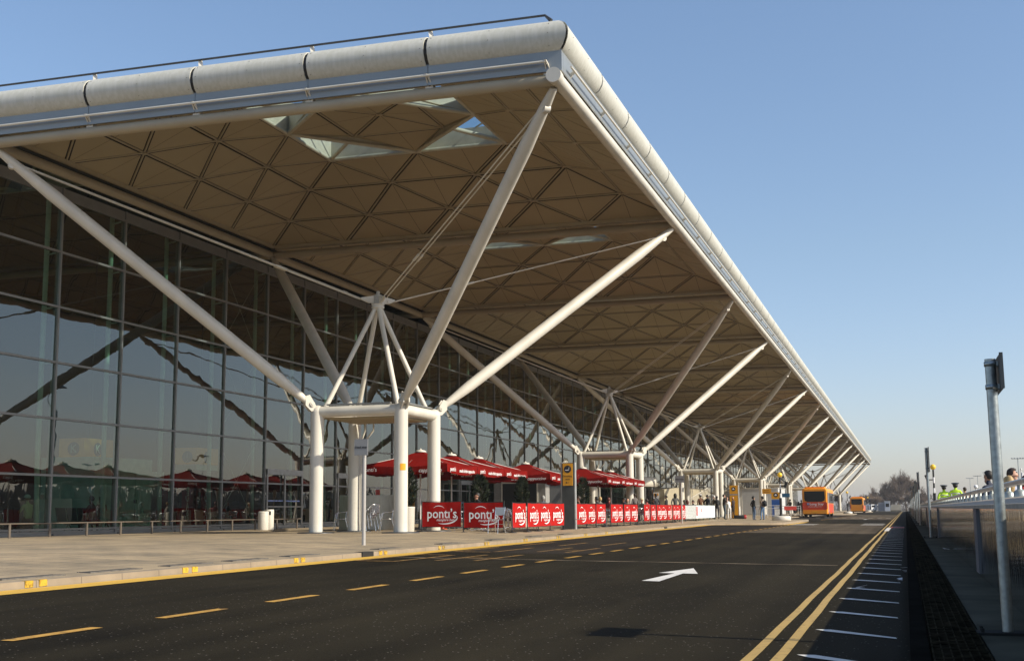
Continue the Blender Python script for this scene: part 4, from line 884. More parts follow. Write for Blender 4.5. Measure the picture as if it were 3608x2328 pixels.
# white van
t = thing('parked_van', 'small white van parked across the far end of the road', 'van', (-.6, 350, -.25), .95); VW = pm('van_white', (.70, .70, .70), .35, .1); sec = [(-2.3, .35), (2.25, .35), (2.35, .6), (2.25, 1.0), (1.5, 1.15), (.95, 1.85), (.5, 1.98), (-2.15, 1.98), (-2.35, 1.6)]
m = MB(); m.extrude([(x, -.88, z) for x, z in sec], (0, 1.76, 0)); b = m.build('body', VW, t); m = MB()
for s in (-1, 1): m.extrude([(.55, s * .89, 1.2), (1.35, s * .89, 1.2), (.9, s * .89, 1.75), (.55, s * .89, 1.8)], (0, s * .01, 0)); m.bb(-2.1, -.6, s * .895 - .006, s * .895 + .006, 1.2, 1.75)
m.build('side_window', BGL, b)
for x in (-1.5, 1.5):
    for s in (-1, 1): m = MB(); m.cyl((x, s * .7, .33), (x, s * .9, .33), .33, 16); w_ = m.build('wheel', TYRE, t); m = MB(); m.cyl((x, s * .85, .33), (x, s * .915, .33), .18, 12); m.build('rim', GALV, w_)
# booth and far walls
t = thing('control_booth', 'white glazed control booth beside the far cream wall', 'booth', (3.25, 349, -.2)); m = MB(); m.bb(-.75, .75, -1, 1, 0, 2.6); b = m.build('wall', VW, t); m = MB(); m.bb(-.5, .5, -1.02, -1.0, 1.2, 2.2); m.bb(.75, .77, -.6, .6, 1.2, 2.2); m.build('window', BGL, b); m = MB(); m.bb(-.85, .85, -1.1, 1.1, 2.6, 2.8); m.build('roof', VW, t); m = MB(); m.bb(-2.6, -.77, -.6, .8, 0, 2.5); m.build('annexe', pm('annexe_grey', (.22, .22, .23), .6), t)
CW = pm('cream_concrete', (.50, .43, .31), .7, 0, .08, .6); 
for x0, x1, l in ((-5.0, -1.6, 'cream concrete wall left of the white van'), (4.1, 7.0, 'cream rounded concrete wall right of the control booth')):
    t = thing('concrete_wall', l, 'wall', (0, 353, -.25), 0, 'cream concrete walls across the far end'); m = MB(); m.extrude([(x0, 0, 0), (x1, 0, 0), (x1, 0, 1.6), (x1 - .25, 0, 1.9), (x0 + .25, 0, 1.9), (x0, 0, 1.6)], (0, .5, 0)); m.build('wall', CW, t); m = MB(); m.bb(x0, x1, -.06, 0, 0, .25); m.build('plinth', CONC, t)
# ---------------- right-hand parapet and posts ----------------
CLP = pm('parapet_panel', (.36, .33, .29), .07, .9, .10, .8, .35, 2.0, stretch=(1, 3.0, .12)); COP = pm('parapet_coping', (.42, .36, .29), .95, .0, .14, 1.5, spec=.05, stretch=(1, 3, 1)); STRIP = pm('parapet_strip', (.15, .155, .165), .6, .0, .08, spec=.2)
t = thing('parapet_wall', 'long metal clad parapet wall with a round handrail along the road', 'wall', (0, 0, 0))
pw = MB(); pw.extrude([(9.15, 0, -.27), (9.14, 0, .66), (9.20, 0, .66), (9.20, 0, -.27)], (0, 3.58, 0)); pan = pw.build('cladding_panel', CLP, t, (0, -48.0, 0))
for k in range(1, 52): child(pan, t, (0, -48.0 + 3.6 * k, 0))
m = MB(); m.bb(9.21, 9.70, -70, 340, -.6, .64); m.build('core', CONC, t)
cp = MB(); cp.extrude([(9.10, 0, .655), (9.10, 0, .70), (9.45, 0, .79), (9.80, 0, .79), (9.80, 0, .655)], (0, 7.16, 0)); c0 = cp.build('coping', COP, t, (0, -48, 0))
for k in range(1, 53): child(c0, t, (0, -48 + 7.2 * k, 0))
st = MB(); st.bb(9.11, 9.145, -.35, .35, -.20, .66); s0 = st.build('cover_strip', STRIP, t, (0, -12.4, 0))
for y in (-34, 9.2, 30.8, 52.4): child(s0, t, (0, y, 0))
m = MB(); m.cyl((9.62, -70, .985), (9.62, 340, .985), .042, 14); m.build('handrail', pm('handrail_steel', (.50, .49, .46), .35, .5), t)
bl = MB(); bl.lathe([(.075, .79), (.075, .87), (.045, .885), (.03, .90), (.03, .955), (.02, .96)], (9.62, 0, 0), 14); b0 = bl.build('baluster', pm('baluster_paint', (.36, .39, .37), .35, .3), t, (0, -35, 0)); y = -33.2
while y < 105: child(b0, t, (0, y, 0)); y += 1.8
# galvanised posts with edge-on plates
def post(label, loc, h, plate, r=.0445):
    t = thing('signpost', label, 'signpost', loc, 0, 'galvanised signposts beside the parapet'); m = MB(); m.cyl((0, 0, 0), (0, 0, h), r, 18); m.disc((0, 0, h + .001), r, 18); m.build('pole', GALV, t)
    m = MB(); m.bb(-.22, .2, -.12, .12, 0, .02); 
    for x in (-.18, .16):
        for y in (-.08, .08): m.cyl((x, y, .02), (x, y, .05), .014, 6)
    m.build('base_plate', pm('base_plate_dark', (.03, .03, .028), .8, spec=.05), t)
    m = MB(); m.bb(r + .012, r + .024, -.30, .42, h - plate, h + .015); m.bb(r + .004, r + .03, -.31, -.295, h - plate, h + .015); m.build('plate', pm('plate_back', (.07, .075, .075), .5, .5), t)
    for z in (h - plate * .85, h - plate * .15): m = MB(); m.lathe([(r + .002, -.018), (r + .006, -.018), (r + .006, .018), (r + .002, .018)], (0, 0, z), 18); m.bb(r, r + .02, -.05, .05, z - .018, z + .018); m.build('clamp', GALV, t)
    return t
post('nearest galvanised post, tall against the sky, with a small dark plate', (8.893, -20.6, -.255), 2.04, .25, .040).rotation_euler = (0, R(-.2), 0)
post('second galvanised post from the camera with a tall dark plate', (8.92, 10.6, -.255), 2.78, .75)
for i, (y, h, pl, l) in enumerate(((39, 2.78, .9, 'third galvanised post, first behind the tall second one'), (50, 2.5, .6, 'fourth galvanised post, shorter, with a low plate'), (61, 2.78, .9, 'fifth galvanised post along the parapet'), (82, 2.78, .9, 'sixth galvanised post along the parapet'), (104, 2.75, .8, 'seventh galvanised post along the parapet'), (128, 2.75, .8, 'eighth galvanised post along the parapet'), (158, 2.75, .8, 'furthest galvanised post along the parapet'))):
    post(l, (8.9, y, -.255), h, pl)
# lamp masts far right
def mast(label, loc, h, n=5):
    t = thing('lighting_mast', label, 'lighting mast', loc, 0, 'grey multi-head lighting masts'); m = MB(); m.tube([(0, 0, 0), (0, 0, h)], [.16, .07], 10); m.build('pole', GALV, t); m = MB(); m.cyl((-1.1, 0, h), (1.1, 0, h), .05, 8); m.cyl((0, -.7, h), (0, .7, h), .05, 8); m.build('crossarm', GALV, t)
    for q in range(n): x = -1.05 + 2.1 * q / (n - 1); m = MB(); m.ball((x, 0, h + .08), (.22, .34, .13), 10, 6); m.build('lamp_head', pm('lamp_housing', (.30, .31, .31), .4, .3), t)
    return t
gb = -.1
mast('tallest lighting mast at the right edge behind the man', (30.1, 239, gb), 10.3); mast('lighting mast just left of the nearest galvanised post', (29.9, 334, gb), 10.0); mast('lighting mast second left of the nearest galvanised post', (30.1, 387, gb - .4), 10.8); mast('furthest lighting mast, left of the other three', (29.8, 429, gb - .4), 11)
mast('tall lighting mast seen only as a reflection in the near glass', (50, 93.7, gb), 15.5); mast('lighting mast reflected in the glass left of the letter K sign', (79, 140.7, -.6), 9.2); mast('lighting mast reflected in the glass by the letter J sign', (79, 175, -.6), 11.4)
t = thing('globe_lamp', 'white globe lamp post beyond the parapet rail', 'lamp post', (14.2, 87, 0)); m = MB(); m.cyl((0, 0, 0), (0, 0, 2.3), .05, 8); m.build('pole', WTXT, t); m = MB(); m.ball((0, 0, 2.45), .18, 12, 8); m.build('globe', WTXT, t)
t = thing('flagpole', 'furled red white and blue flag on a short pole at the right edge', 'flag', (13.6, 34.2, 0)); m = MB(); m.cyl((0, 0, 0), (0, 0, 2.45), .02, 8); m.ball((0, 0, 2.46), .045, 8, 6); m.build('pole', WTXT, t)
for a, b, c, nm in ((1.5, 1.85, (.45, .03, .03), 'flag_red'), (1.85, 2.05, (.10, .14, .35), 'flag_blue'), (2.05, 2.3, (.7, .7, .7), 'flag_white')): m = MB(); m.tube([(.03, 0, a), (.05, 0, b)], [.02 + (2.4 - a) * .14, .02 + (2.4 - b) * .14], 8); m.build('cloth', pm(nm, c, .8), t)
# litter on the tarmac
rnd = random.Random(4); LIT = pm('paper_litter', (.62, .60, .58), .7, 0, .2, 20)
for i, (x, y, s, l) in enumerate(((7.62, -13.75, .09, 'crumpled paper cup on the white tick marks'), (8.12, -9.5, .08, 'scrap of white paper against the dark kerb, nearest piece'), (8.14, -7.9, .07, 'white wrapper against the dark kerb'), (8.1, -11.9, .06, 'pale bluish scrap at the end of a tick mark'), (9.02, -1.0, .08, 'white scrap at the foot of the parapet'))):
    m = MB(); P = [(x + rnd.uniform(-s, s), y + rnd.uniform(-s, s) * 1.3, (-.255 if x > 8.7 else rz(x)) + .01 + rnd.uniform(0, .05)) for _ in range(7)]
    for a in range(5): m.poly([P[a], P[a + 1], P[(a + 3) % 7]])
    put(m.build('litter_scrap', LIT), l, 'litter', 'paper litter by the kerb')
# ---------------- inside the hall ----------------
t = thing('check_in_sign', 'orange hanging sign with the letter K inside the glass', 'hanging sign', (-24, 13.8, 0), 0, 'orange lettered signs inside')
def zone(t, ch):
    m = MB(); m.bb(-.6, .6, -1.2, 1.2, 3.0, 3.75); p = m.build('panel', pm('zone_orange', (.62, .26, .03), .5, emit=((1, .42, .06), .07)), t); m = MB(); m.disc((.605, -.3, 3.32), .28, 24, (1, 0, 0)); m.disc((0.1, -1.205, 3.32), .28, 24, (0, -1, 0)); d = m.build('letter_disc', BTXT, p)
    text_mesh(ch, .48, WTXT, 'lettering', d, face_px(.612, -.3, 3.32), weight=.006); text_mesh(ch, .48, WTXT, 'lettering', d, face_my(.1, -1.212, 3.32), weight=.006)
    m = MB(); m.bb(-.55, .55, -1.15, 1.15, 2.7, 2.98); m.build('text_band', WTXT, t); m = MB(); m.cyl((0, 0, 3.75), (0, 0, 12), .03, 6); m.build('hanger', DGREY, t)
zone(t, 'K'); text_mesh('Check-in', .22, BTXT, 'lettering', t, face_px(.57, -.3, 2.83)); t = thing('check_in_sign', 'orange hanging sign with the letter J inside the glass', 'hanging sign', (-24, 22.3, 0), 0, 'orange lettered signs inside'); zone(t, 'J')
t = thing('service_kiosk', 'white walled kiosk with double doors inside the glass', 'kiosk', (-21, 12.2, 0)); m = MB(); m.bb(-2.4, 0, -2.2, 1.6, .02, 2.85); m.build('wall', pm('kiosk_white', (.70, .76, .72), .5), t); m = MB(); m.bb(.003, .03, -.55, .42, .1, 2.3); m.bb(.003, .03, .46, 1.43, .1, 2.3); d = m.build('door', pm('kiosk_door', (.62, .70, .65), .45), t); m = MB(); m.bb(.03, .06, .36, .4, 1.1, 1.25); m.bb(.03, .06, .48, .52, 1.1, 1.25); m.build('handle', BLACK, d)
for i, (y, l) in enumerate(((16.2, 'red drinks vending machine inside the glass, left of two'), (17.7, 'red drinks vending machine inside the glass, right of two'))):
    t = thing('vending_machine', l, 'vending machine', (-20.9, y, 0), 0, 'red vending machines inside'); m = MB(); m.bb(-.8, 0, -.62, .62, .03, 2.0); b = m.build('cabinet', pm('vending_red', (.30, .008, .010), .4), t); text_mesh('Coca-Cola', .36, WTXT, 'lettering', b, face_px(.006, .15, 1.05) @ Matrix.Rotation(PI / 2, 4, 'Z'), shear=.3, weight=.004, sx=.95); m = MB(); m.bb(.001, .01, -.55, -.3, .9, 1.6); m.build('button_panel', DGREY, t)
t = thing('service_stand', 'white display stand with black lettering inside the glass', 'display stand', (-23, 16.6, 0)); m = MB(); m.bb(-.1, 0, -1.2, 1.2, .6, 2.5); p = m.build('panel', pm('kiosk_white', (.7, .76, .72), .5), t); text_mesh('NG', .4, BTXT, 'lettering', p, face_px(.006, -.6, 2.1), weight=.004); m = MB(); m.cyl((-.05, -.9, 0), (-.05, -.9, .6), .04, 8); m.cyl((-.05, .9, 0), (-.05, .9, .6), .04, 8); m.build('leg', DGREY, t)
SEATB = pm('bench_blue', (.012, .05, .075), .3)
def bench(label, loc):
    t = thing('waiting_bench', label, 'bench', loc, HP, 'dark waiting benches inside'); 
    for q in range(4): x = -1.2 + .6 * q; m = MB(); m.box((x, 0, .42), (.52, .46, .05)); m.build('seat', SEATB, t); m = MB(); m.box((x, .25, .68), (.52, .04, .48), rot=Matrix.Rotation(-.2, 3, 'X')); m.build('backrest', SEATB, t)
    m = MB(); m.cyl((-1.4, 0, .36), (1.4, 0, .36), .03, 8)
    for x in (-1.1, 1.1): m.cyl((x, 0, .36), (x, -.25, 0), .025, 8); m.cyl((x, 0, .36), (x, .25, 0), .025, 8)
    m.build('frame', ALU, t); return t
bn = bench('row of dark seats inside the glass at the left edge', (-19.9, 4.2, 0)); dup(bn, (-19.9, 8.2, 0), HP, 'row of dark seats inside the glass left of the white kiosk')
# ---------------- bare winter trees ----------------
BARK = pm('winter_bark', (.11, .085, .065), .95, 0, .3, 2); TWIG = pm('winter_twig', (.15, .108, .078), .95, 0, .3, .6)
def bare_tree(seed, h, spread, nmax=5):
    rnd = random.Random(seed); trunk = MB(); tw = MB()
    def grow(p, d, L, r, lev):
        q = p + d * L; mid = p.lerp(q, .5) + Vector((rnd.uniform(-.08, .08), rnd.uniform(-.08, .08), 0)) * L
        (trunk if lev < 2 else tw).tube([p, mid, q], [r, r * .8, max(r * .5, .012)], 5 if lev < 2 else 3, False)
        if lev >= nmax: return
        for c in range(6 if lev == 0 else 5 if lev == 4 else 4):
            a = rnd.uniform(0, 2 * PI); u = d.orthogonal().normalized(); u.rotate(Matrix.Rotation(a, 3, d)); k = rnd.uniform(.3, .8) * spread
            nd_ = (d + u * k + Vector((0, 0, .22))).normalized(); s = p.lerp(q, rnd.uniform(.35, 1)); grow(s, nd_, L * rnd.uniform(.62, .86), max(r * .55, .02), lev + 1)
    grow(Vector((0, 0, 0)), Vector((0, 0, 1)), h * .24, h * .016, 0); return trunk, tw
TP = []
for s_, (h, sp) in enumerate(((12, .9), (9, .8), (7.5, 1.1))):
    a, b = bare_tree(11 + s_, h, sp); TP.append((a.mesh('trunk', BARK), b.mesh('crown', TWIG)))
def place_tree(i, loc, rz, sc, label):
    t = thing('bare_tree', label, 'tree', loc, rz, 'bare winter trees at the far end'); t.scale = (sc,) * 3
    for nm, me in zip(('trunk', 'crown'), TP[i]): o = bpy.data.objects.new(nm, me); COL.objects.link(o); o.parent = t
tl = [(0, 6.5, 400, 1.15, 'tallest bare tree, rounded, beyond the control booth'), (0, 10.5, 405, 1.0, 'tall bare tree right beside the tallest one'), (1, 2.0, 398, 1.15, 'upright bare tree left of the tallest one'), (1, -1.2, 402, .95, 'slim bare tree above the white van'), (2, -4.0, 396, 1.0, 'low spreading bare tree above the second bus'), (2, 4.2, 392, 1.0, 'bushy bare tree directly behind the booth'), (2, 8.6, 391, 1.05, 'bushy bare tree behind the right cream wall'), (2, 12.6, 396, .95, 'bushy bare tree at the right end of the clump'), (1, 14.5, 410, .9, 'small bare tree right of the clump, near the posts'), (2, 0.5, 390, .85, 'low bushy bare tree left of the booth'), (1, -14, 420, .9, 'distant small bare tree under the steel branches'), (2, -9, 408, .8, 'low bare tree left of the second bus'), (2, -20, 415, .9, 'low distant bare tree under the roof corner'), (2, 40, 420, .8, 'low bare tree behind the lighting masts'), (0, 3.6, 407, .95, 'second tallest bare tree, behind the booth'), (0, 8.4, 415, 1.1, 'tall rear bare tree between the two tallest'), (1, 6.0, 394, 1.0, 'slender bare tree in front of the tallest one'), (2, -1.5, 393, 1.05, 'low bare tree right behind the white van'), (2, 10.8, 399, 1.1, 'bushy bare tree under the tall right one')]
for n_, (i, x, y, sc, l) in enumerate(tl): place_tree(i, (x, y, -.6), n_ * 1.3, sc * (1.42 if i < 1 else 1.3), l)
m = MB(); rnd = random.Random(5)
for q in range(9000):
    x = rnd.uniform(-60, 120); y = rnd.uniform(405, 440); z = abs(rnd.gauss(0, 1.5)); p = Vector((x, y, -.6 + z)); d = Vector((rnd.uniform(-.6, .6), rnd.uniform(-.3, .3), 1)).normalized() * rnd.uniform(.8, 2.4); s = Vector((.03, 0, 0)); m.poly([p - s, p + s, p + d])
for q in range(12000):
    x = rnd.uniform(100, 126); y = rnd.uniform(-160, 330); z = rnd.uniform(0, 6.5) * (.8 + .25 * math.sin(y * .11) + .12 * math.sin(y * .31)); p = Vector((x, y, -.6 + z)); d = Vector((rnd.uniform(-.3, .3), rnd.uniform(-.8, .8), 1)).normalized() * rnd.uniform(1, 2.6); s = Vector((0, rnd.uniform(.4, 1.1), 0)); m.poly([p - s, p + s, p + d])
put(m.build('hedgerow', TWIG), 'brown bare hedgerow along the far horizon', 'hedge', None, 'stuff')
# ---------------- people ----------------
def skel(pose):
    J = dict(pel=((0, 0, .96), .125), wai=((0, .0, 1.10), .118), che=((0, .0, 1.30), .135), nec=((0, -.01, 1.47), .055), jaw=((0, .02, 1.555), .058), mid=((0, .012, 1.63), .082), top=((0, -.008, 1.695), .070), crn=((0, -.012, 1.735), .034), nos=((0, .105, 1.615), .014), chn=((0, .075, 1.55), .028))
    for s, q in ((1, 'R'), (-1, 'L')):
        J.update({'ear' + q: ((s * .085, -.012, 1.625), .016), 'sho' + q: ((s * .165, -.01, 1.415), .066), 'elb' + q: ((s * .235, -.03, 1.13), .044), 'wri' + q: ((s * .235, .05, .90), .029), 'hip' + q: ((s * .085, 0, .90), .095), 'kne' + q: ((s * .10, .02, .50), .060), 'ank' + q: ((s * .105, -.02, .085), .043), 'toe' + q: ((s * .12, .14, .04), .038)})
    P = {'stand': {}, 
     'shift': dict(pel=(.03, 0, .955), kneL=(-.13, .07, .50), ankL=(-.16, .02, .085), toeL=(-.19, .17, .04), elbR=(.25, .02, 1.15), wriR=(.13, .22, 1.05)),
     'phone': dict(elbR=(.26, .16, 1.18), wriR=(.11, .20, 1.46), elbL=(-.26, .14, 1.16), wriL=(-.07, .22, 1.42), kneL=(-.12, .06, .50)),
     'pocket': dict(elbR=(.27, -.09, 1.14), wriR=(.19, .06, .93), elbL=(-.27, -.09, 1.14), wriL=(-.19, .06, .93)),
     'walk': dict(kneR=(.09, .18, .52), ankR=(.09, .26, .10), toeR=(.10, .42, .06), kneL=(-.09, -.04, .49), ankL=(-.09, -.26, .13), toeL=(-.09, -.12, .04), elbR=(.23, -.12, 1.14), wriR=(.24, -.05, .92), elbL=(-.23, .08, 1.14), wriL=(-.22, .24, .98)),
     'bend': dict(wai=(0, .05, 1.08), che=(0, .20, 1.24), nec=(0, .32, 1.34), jaw=(0, .42, 1.36), mid=(0, .47, 1.41), top=(0, .50, 1.465), crn=(0, .50, 1.505), nos=(0, .56, 1.37), chn=(0, .50, 1.33), earR=(.085, .44, 1.42), earL=(-.085, .44, 1.42), shoR=(.16, .27, 1.30), shoL=(-.16, .27, 1.30), elbR=(.2, .42, 1.08), wriR=(.12, .52, .9), elbL=(-.2, .42, 1.08), wriL=(-.12, .52, .9)),
     'sit': dict(pel=(0, -.05, .53), wai=(0, -.06, .68), che=(0, -.03, .88), nec=(0, -.01, 1.05), jaw=(0, .03, 1.135), mid=(0, .022, 1.21), top=(0, .002, 1.275), crn=(0, -.002, 1.315), nos=(0, .115, 1.195), chn=(0, .085, 1.13), earR=(.085, .0, 1.205), earL=(-.085, .0, 1.205), shoR=(.165, -.02, .995), shoL=(-.165, -.02, .995), elbR=(.24, .10, .76), elbL=(-.24, .10, .76), wriR=(.14, .33, .78), wriL=(-.14, .33, .78), hipR=(.09, .03, .50), hipL=(-.09, .03, .50), kneR=(.11, .40, .50), kneL=(-.11, .40, .50), ankR=(.12, .38, .09), ankL=(-.12, .36, .09), toeR=(.13, .54, .04), toeL=(-.13, .52, .04))}[pose]
    J = {k: (Vector(P.get(k, v[0])), v[1]) for k, v in J.items()}
    E = [('pel', 'wai'), ('wai', 'che'), ('che', 'nec'), ('nec', 'jaw'), ('jaw', 'mid'), ('mid', 'top'), ('top', 'crn'), ('mid', 'nos'), ('jaw', 'chn')]
    for q in 'RL': E += [('mid', 'ear' + q), ('che', 'sho' + q), ('sho' + q, 'elb' + q), ('elb' + q, 'wri' + q), ('pel', 'hip' + q), ('hip' + q, 'kne' + q), ('kne' + q, 'ank' + q), ('ank' + q, 'toe' + q)]
    for q, s in (('R', 1), ('L', -1)):     # palm, four bent fingers of unequal length and a thumb
        w = J['wri' + q][0]; d = (w - J['elb' + q][0]).normalized(); side = d.cross(Vector((s, 0, .15))).normalized(); curl = side.cross(d).normalized() * -s
        pc = w + d * .055; J['plm' + q] = (pc, .026); E.append(('wri' + q, 'plm' + q))
        for k, (o, L) in enumerate(((.026, .062), (.009, .072), (-.009, .066), (-.026, .050))):
            a = pc + d * .035 + side * o; b = a + (d * .8 + curl * .5) * L
            J[f'k{k}{q}'] = (a, .0095); J[f'f{k}{q}'] = (b, .0075); E += [('plm' + q, f'k{k}{q}'), (f'k{k}{q}', f'f{k}{q}')]
        a = w + d * .03 + side * .035; J['t0' + q] = (a, .011); J['t1' + q] = (a + (d * .7 + side * .5 + curl * .4) * .05, .009); E += [('wri' + q, 't0' + q), ('t0' + q, 't1' + q)]
    return J, E
def cat_of(a, b):
    n = {a[:3], b[:3]}
    if n & {'jaw', 'mid', 'top', 'crn', 'nos', 'chn', 'ear'}: return 0
    if 'wri' in n and 'elb' in n: return 4
    if a[:3] == 'plm' or b[:3] == 'plm' or a[0] in 'kft' and a[1].isdigit() or b[0] in 'kft' and b[1].isdigit(): return 0
    if 'toe' in n: return 3
    if n & {'kne', 'ank'} or 'hip' in n: return 2
    return 1
BODY = {}
def body(pose):
    if pose in BODY: return BODY[pose]
    J, E = skel(pose); bm = bmesh.new(); sk = bm.verts.layers.skin.verify(); V = {}
    for k, (p, r) in J.items():
        v = bm.verts.new(p); v[sk].radius = (r, r * (1.25 if k in ('che', 'wai', 'pel') else 1)); v[sk].use_root = k == 'pel'; V[k] = v
    for a, b in E: bm.edges.new((V[a], V[b]))
    me = bpy.data.meshes.new('skeleton'); bm.to_mesh(me); bm.free(); o = bpy.data.objects.new('skeleton', me); COL.objects.link(o)
    md = o.modifiers.new('Skin', 'SKIN'); md.use_smooth_shade = True; md.branch_smoothing = .3; s2 = o.modifiers.new('Sub', 'SUBSURF'); s2.levels = 1; s2.render_levels = 1
    out = bpy.data.meshes.new_from_object(o.evaluated_get(bpy.context.evaluated_depsgraph_get())); bpy.data.objects.remove(o); out.name = 'body'
    segs = [(J[a][0], J[b][0], cat_of(a, b), J[a][1]) for a, b in E]; mi = []
    for p in out.polygons:
        c = p.center; best = (9, 0)
        for a, b, k, r in segs:
            d = b - a; t = min(1, max(0, (c - a).dot(d) / max(d.length_squared, 1e-9))); e = (c - a - d * t).length - r * .5
            if e < best[0]: best = (e, k)
        mi.append(best[1])
    for q in range(5): out.materials.append(None)
    out.polygons.foreach_set('material_index', mi); out.polygons.foreach_set('use_smooth', [True] * len(mi))
    BODY[pose] = (out, J); return BODY[pose]
SKINS = [pm('skin_light', (.50, .27, .18), .5, 0, .06), pm('skin_tan', (.40, .20, .12), .5, 0, .06), pm('skin_dark', (.12, .06, .04), .5, 0, .06)]
def cloth(c): return pm('cloth_%d_%d_%d' % tuple(round(x * 200) for x in c), c, .85, 0, .12, 14)
HAIRC = dict(black=(.008, .007, .006), brown=(.035, .02, .012), dark=(.015, .011, .008), grey=(.28, .27, .25), blonde=(.42, .28, .12), red=(.10, .02, .012), white=(.55, .53, .50), fair=(.25, .16, .08))
WHITE_EYE = pm('eye_dark', (.02, .015, .012), .2); LIP = pm('lips', (.32, .11, .09), .5)
def person(label, loc, rz, pose='stand', top=(.05, .05, .05), legs=(.03, .035, .05), hair=('dark', 'short'), skin=0, shoe=(.02, .02, .02), h=1.75, group=None, hat=None, bag=None, sleeves=True, vest=None):
    t = thing('person', label, 'person', loc, rz, group); k = h / 1.75; t.scale = (k, k, k); me, J = body(pose); me = me.copy(); me.name = 'body'
    for q, c in enumerate((SKINS[skin], cloth(top), cloth(legs), cloth(shoe), cloth(top) if sleeves else SKINS[skin])): me.materials[q] = c
    o = bpy.data.objects.new('body', me); COL.objects.link(o); o.parent = t
    mid, topj = J['mid'][0], J['top'][0]; up = (J['crn'][0] - J['jaw'][0]).normalized(); fw = (J['nos'][0] - mid); fw = (fw - up * fw.dot(up)).normalized(); sd = fw.cross(up)
    M = Matrix((sd, fw, up)).transposed(); c0 = mid + up * .03
    def loc_(v): return c0 + M @ Vector(v)
    [MB().ball(loc_((s * .031, .072, .012)), .011, 6, 4).build('eye', WHITE_EYE, o) for s in (-1, 1)]; m = MB(); m.ball(loc_((0, .074, -.075)), (.024, .010, .006), 8, 4); m.build('mouth', LIP, o)
    if hair and hair[1] != 'bald':
        HC = pm('hair_' + hair[0], HAIRC[hair[0]], .6, 0, .4, 40); m = MB(); n, mm = 16, 9; vs = []; rr = random.Random(len(label))
        for i in range(mm + 1):
            el = PI / 2 - (PI * .70) * i / mm
            for j in range(n):
                a = 2 * PI * j / n; front = max(0, math.sin(a)); e2 = el
                if front > 0: e2 = max(el, .10 + .55 * front)
                b = (.93 if hair[1] == 'cropped' else .97) + .05 * rr.random() + (.14 if hair[1] == 'curly' else .16 if hair[1] == 'long' and i > 4 else 0)
                vs.append(loc_((.094 * b * math.cos(e2) * math.cos(a), -.012 + .112 * b * math.cos(e2) * math.sin(a), .005 + .115 * b * math.sin(e2) - (.16 * (i / mm) ** 3 * (1 - front) if hair[1] == 'long' else 0))))
        m.add(vs, [(i * n + j, i * n + (j + 1) % n, (i + 1) * n + (j + 1) % n, (i + 1) * n + j) for i in range(mm) for j in range(n)], True); m.build('hair', HC, t)
    if hat == 'police':
        t.scale = (k * 1.2, k * 1.25, k)
        m = MB(); m.lathe([(.10, .03), (.105, .075), (.15, .105), (.145, .125), (.001, .14)], c0, 20, M); m.lathe([(.10, .03), (.001, .03)], c0, 20, M); ht = m.build('peaked_cap', pm('cap_black', (.012, .013, .016), .5), t); m = MB(); m.lathe([(.107, .045), (.109, .065)], c0, 20, M); m.build('cap_band', pm('cap_check', (.35, .35, .36), .6, 0, .6, 60), ht)
    elif hat:
        m = MB(); m.lathe([(.108, .02), (.108, .06), (.085, .10), (.04, .125), (.001, .13)], c0, 16, M); m.extrude([loc_((-.08, .07, .03)), loc_((.08, .07, .03)), loc_((.06, .17, .015)), loc_((-.06, .17, .015))], up * .008); m.build('cap', cloth(hat), t)
    if vest:
        # reflective jacket bands around the torso
        cc = J['che'][0]; m = MB()
        for z in (-.02, -.17): m.lathe([(.178, z), (.180, z + .05)], (cc.x, cc.y, cc.z), 18, Matrix.Diagonal((1.12, .92, 1)))
        m.build('reflective_band', pm('hi_vis_band', (.60, .62, .58), .3), t)
    if bag:
        c = J['che'][0]; m = MB(); m.ball((c.x, c.y - .22, c.z - .06), (.16, .13, .25), 14, 9); m.ball((c.x, c.y - .31, c.z - .14), (.12, .07, .13), 10, 7)
        for s in (-1, 1): m.tube([(s * .11, c.y - .14, c.z - .2), (s * .12, c.y + .10, c.z - .12), (s * .12, c.y + .12, c.z + .06), (s * .11, c.y, c.z + .165), (s * .1, c.y - .14, c.z + .1)], .018, 6)
        m.build('backpack', cloth(bag), t)
    return t
DEN = (.06, .10, .17); BLK = (.012, .012, .014)
zq = -.035
G = 'people standing in the bus queue'
person('man in a dark tee shirt and jeans raising both hands to his face', (-4.25, 60.7, -0.065), -1.2, 'phone', (.03, .022, .018), (.05, .075, .10), ('brown', 'short'), 0, h=1.80, group=G, sleeves=False)
person('person in a white jacket and white trousers beside the man in jeans', (-4.3, 63.6, -0.064), .4, 'bend', (.72, .70, .66), (.70, .69, .66), ('dark', 'short'), 0, (.6, .6, .6), 1.68, G)
person('person in a long dark brown coat in front of the orange totem', (-4.35, 66.4, -0.063), 1.2, 'shift', (.035, .018, .014), (.02, .016, .014), ('grey', 'bald'), 0, h=1.70, group=G)
person('person with a dark shoulder bag left of the man in jeans', (-5.0, 62.3, -0.044), .3, 'shift', BLK, (.02, .02, .03), ('dark', 'short'), 0, h=1.68, group=G, bag=(.02, .02, .02))
person('pale haired man in a beige jacket at the end of the white barriers', (-5.35, 63.2, -0.033), 2.2, 'pocket', (.30, .25, .18), (.03, .03, .035), ('white', 'short'), 0, h=1.72, group=G)
person('man in a black and grey jumper behind the white barriers', (-5.65, 62.0, -0.025), -.4, 'pocket', (.03, .03, .035), BLK, ('dark', 'short'), 0, h=1.75, group=G)
person('man in a brown jacket and pale cap behind the white barriers', (-6.15, 61.9, -0.010), .6, 'stand', (.12, .05, .02), BLK, ('dark', 'short'), 0, h=1.78, group=G, hat=(.55, .52, .48))
person('long haired woman in a grey coat right of the far stop sign', (-5.85, 49.6, -0.019), .3, 'pocket', (.10, .095, .085), BLK, ('black', 'long'), 0, h=1.72, group=G)
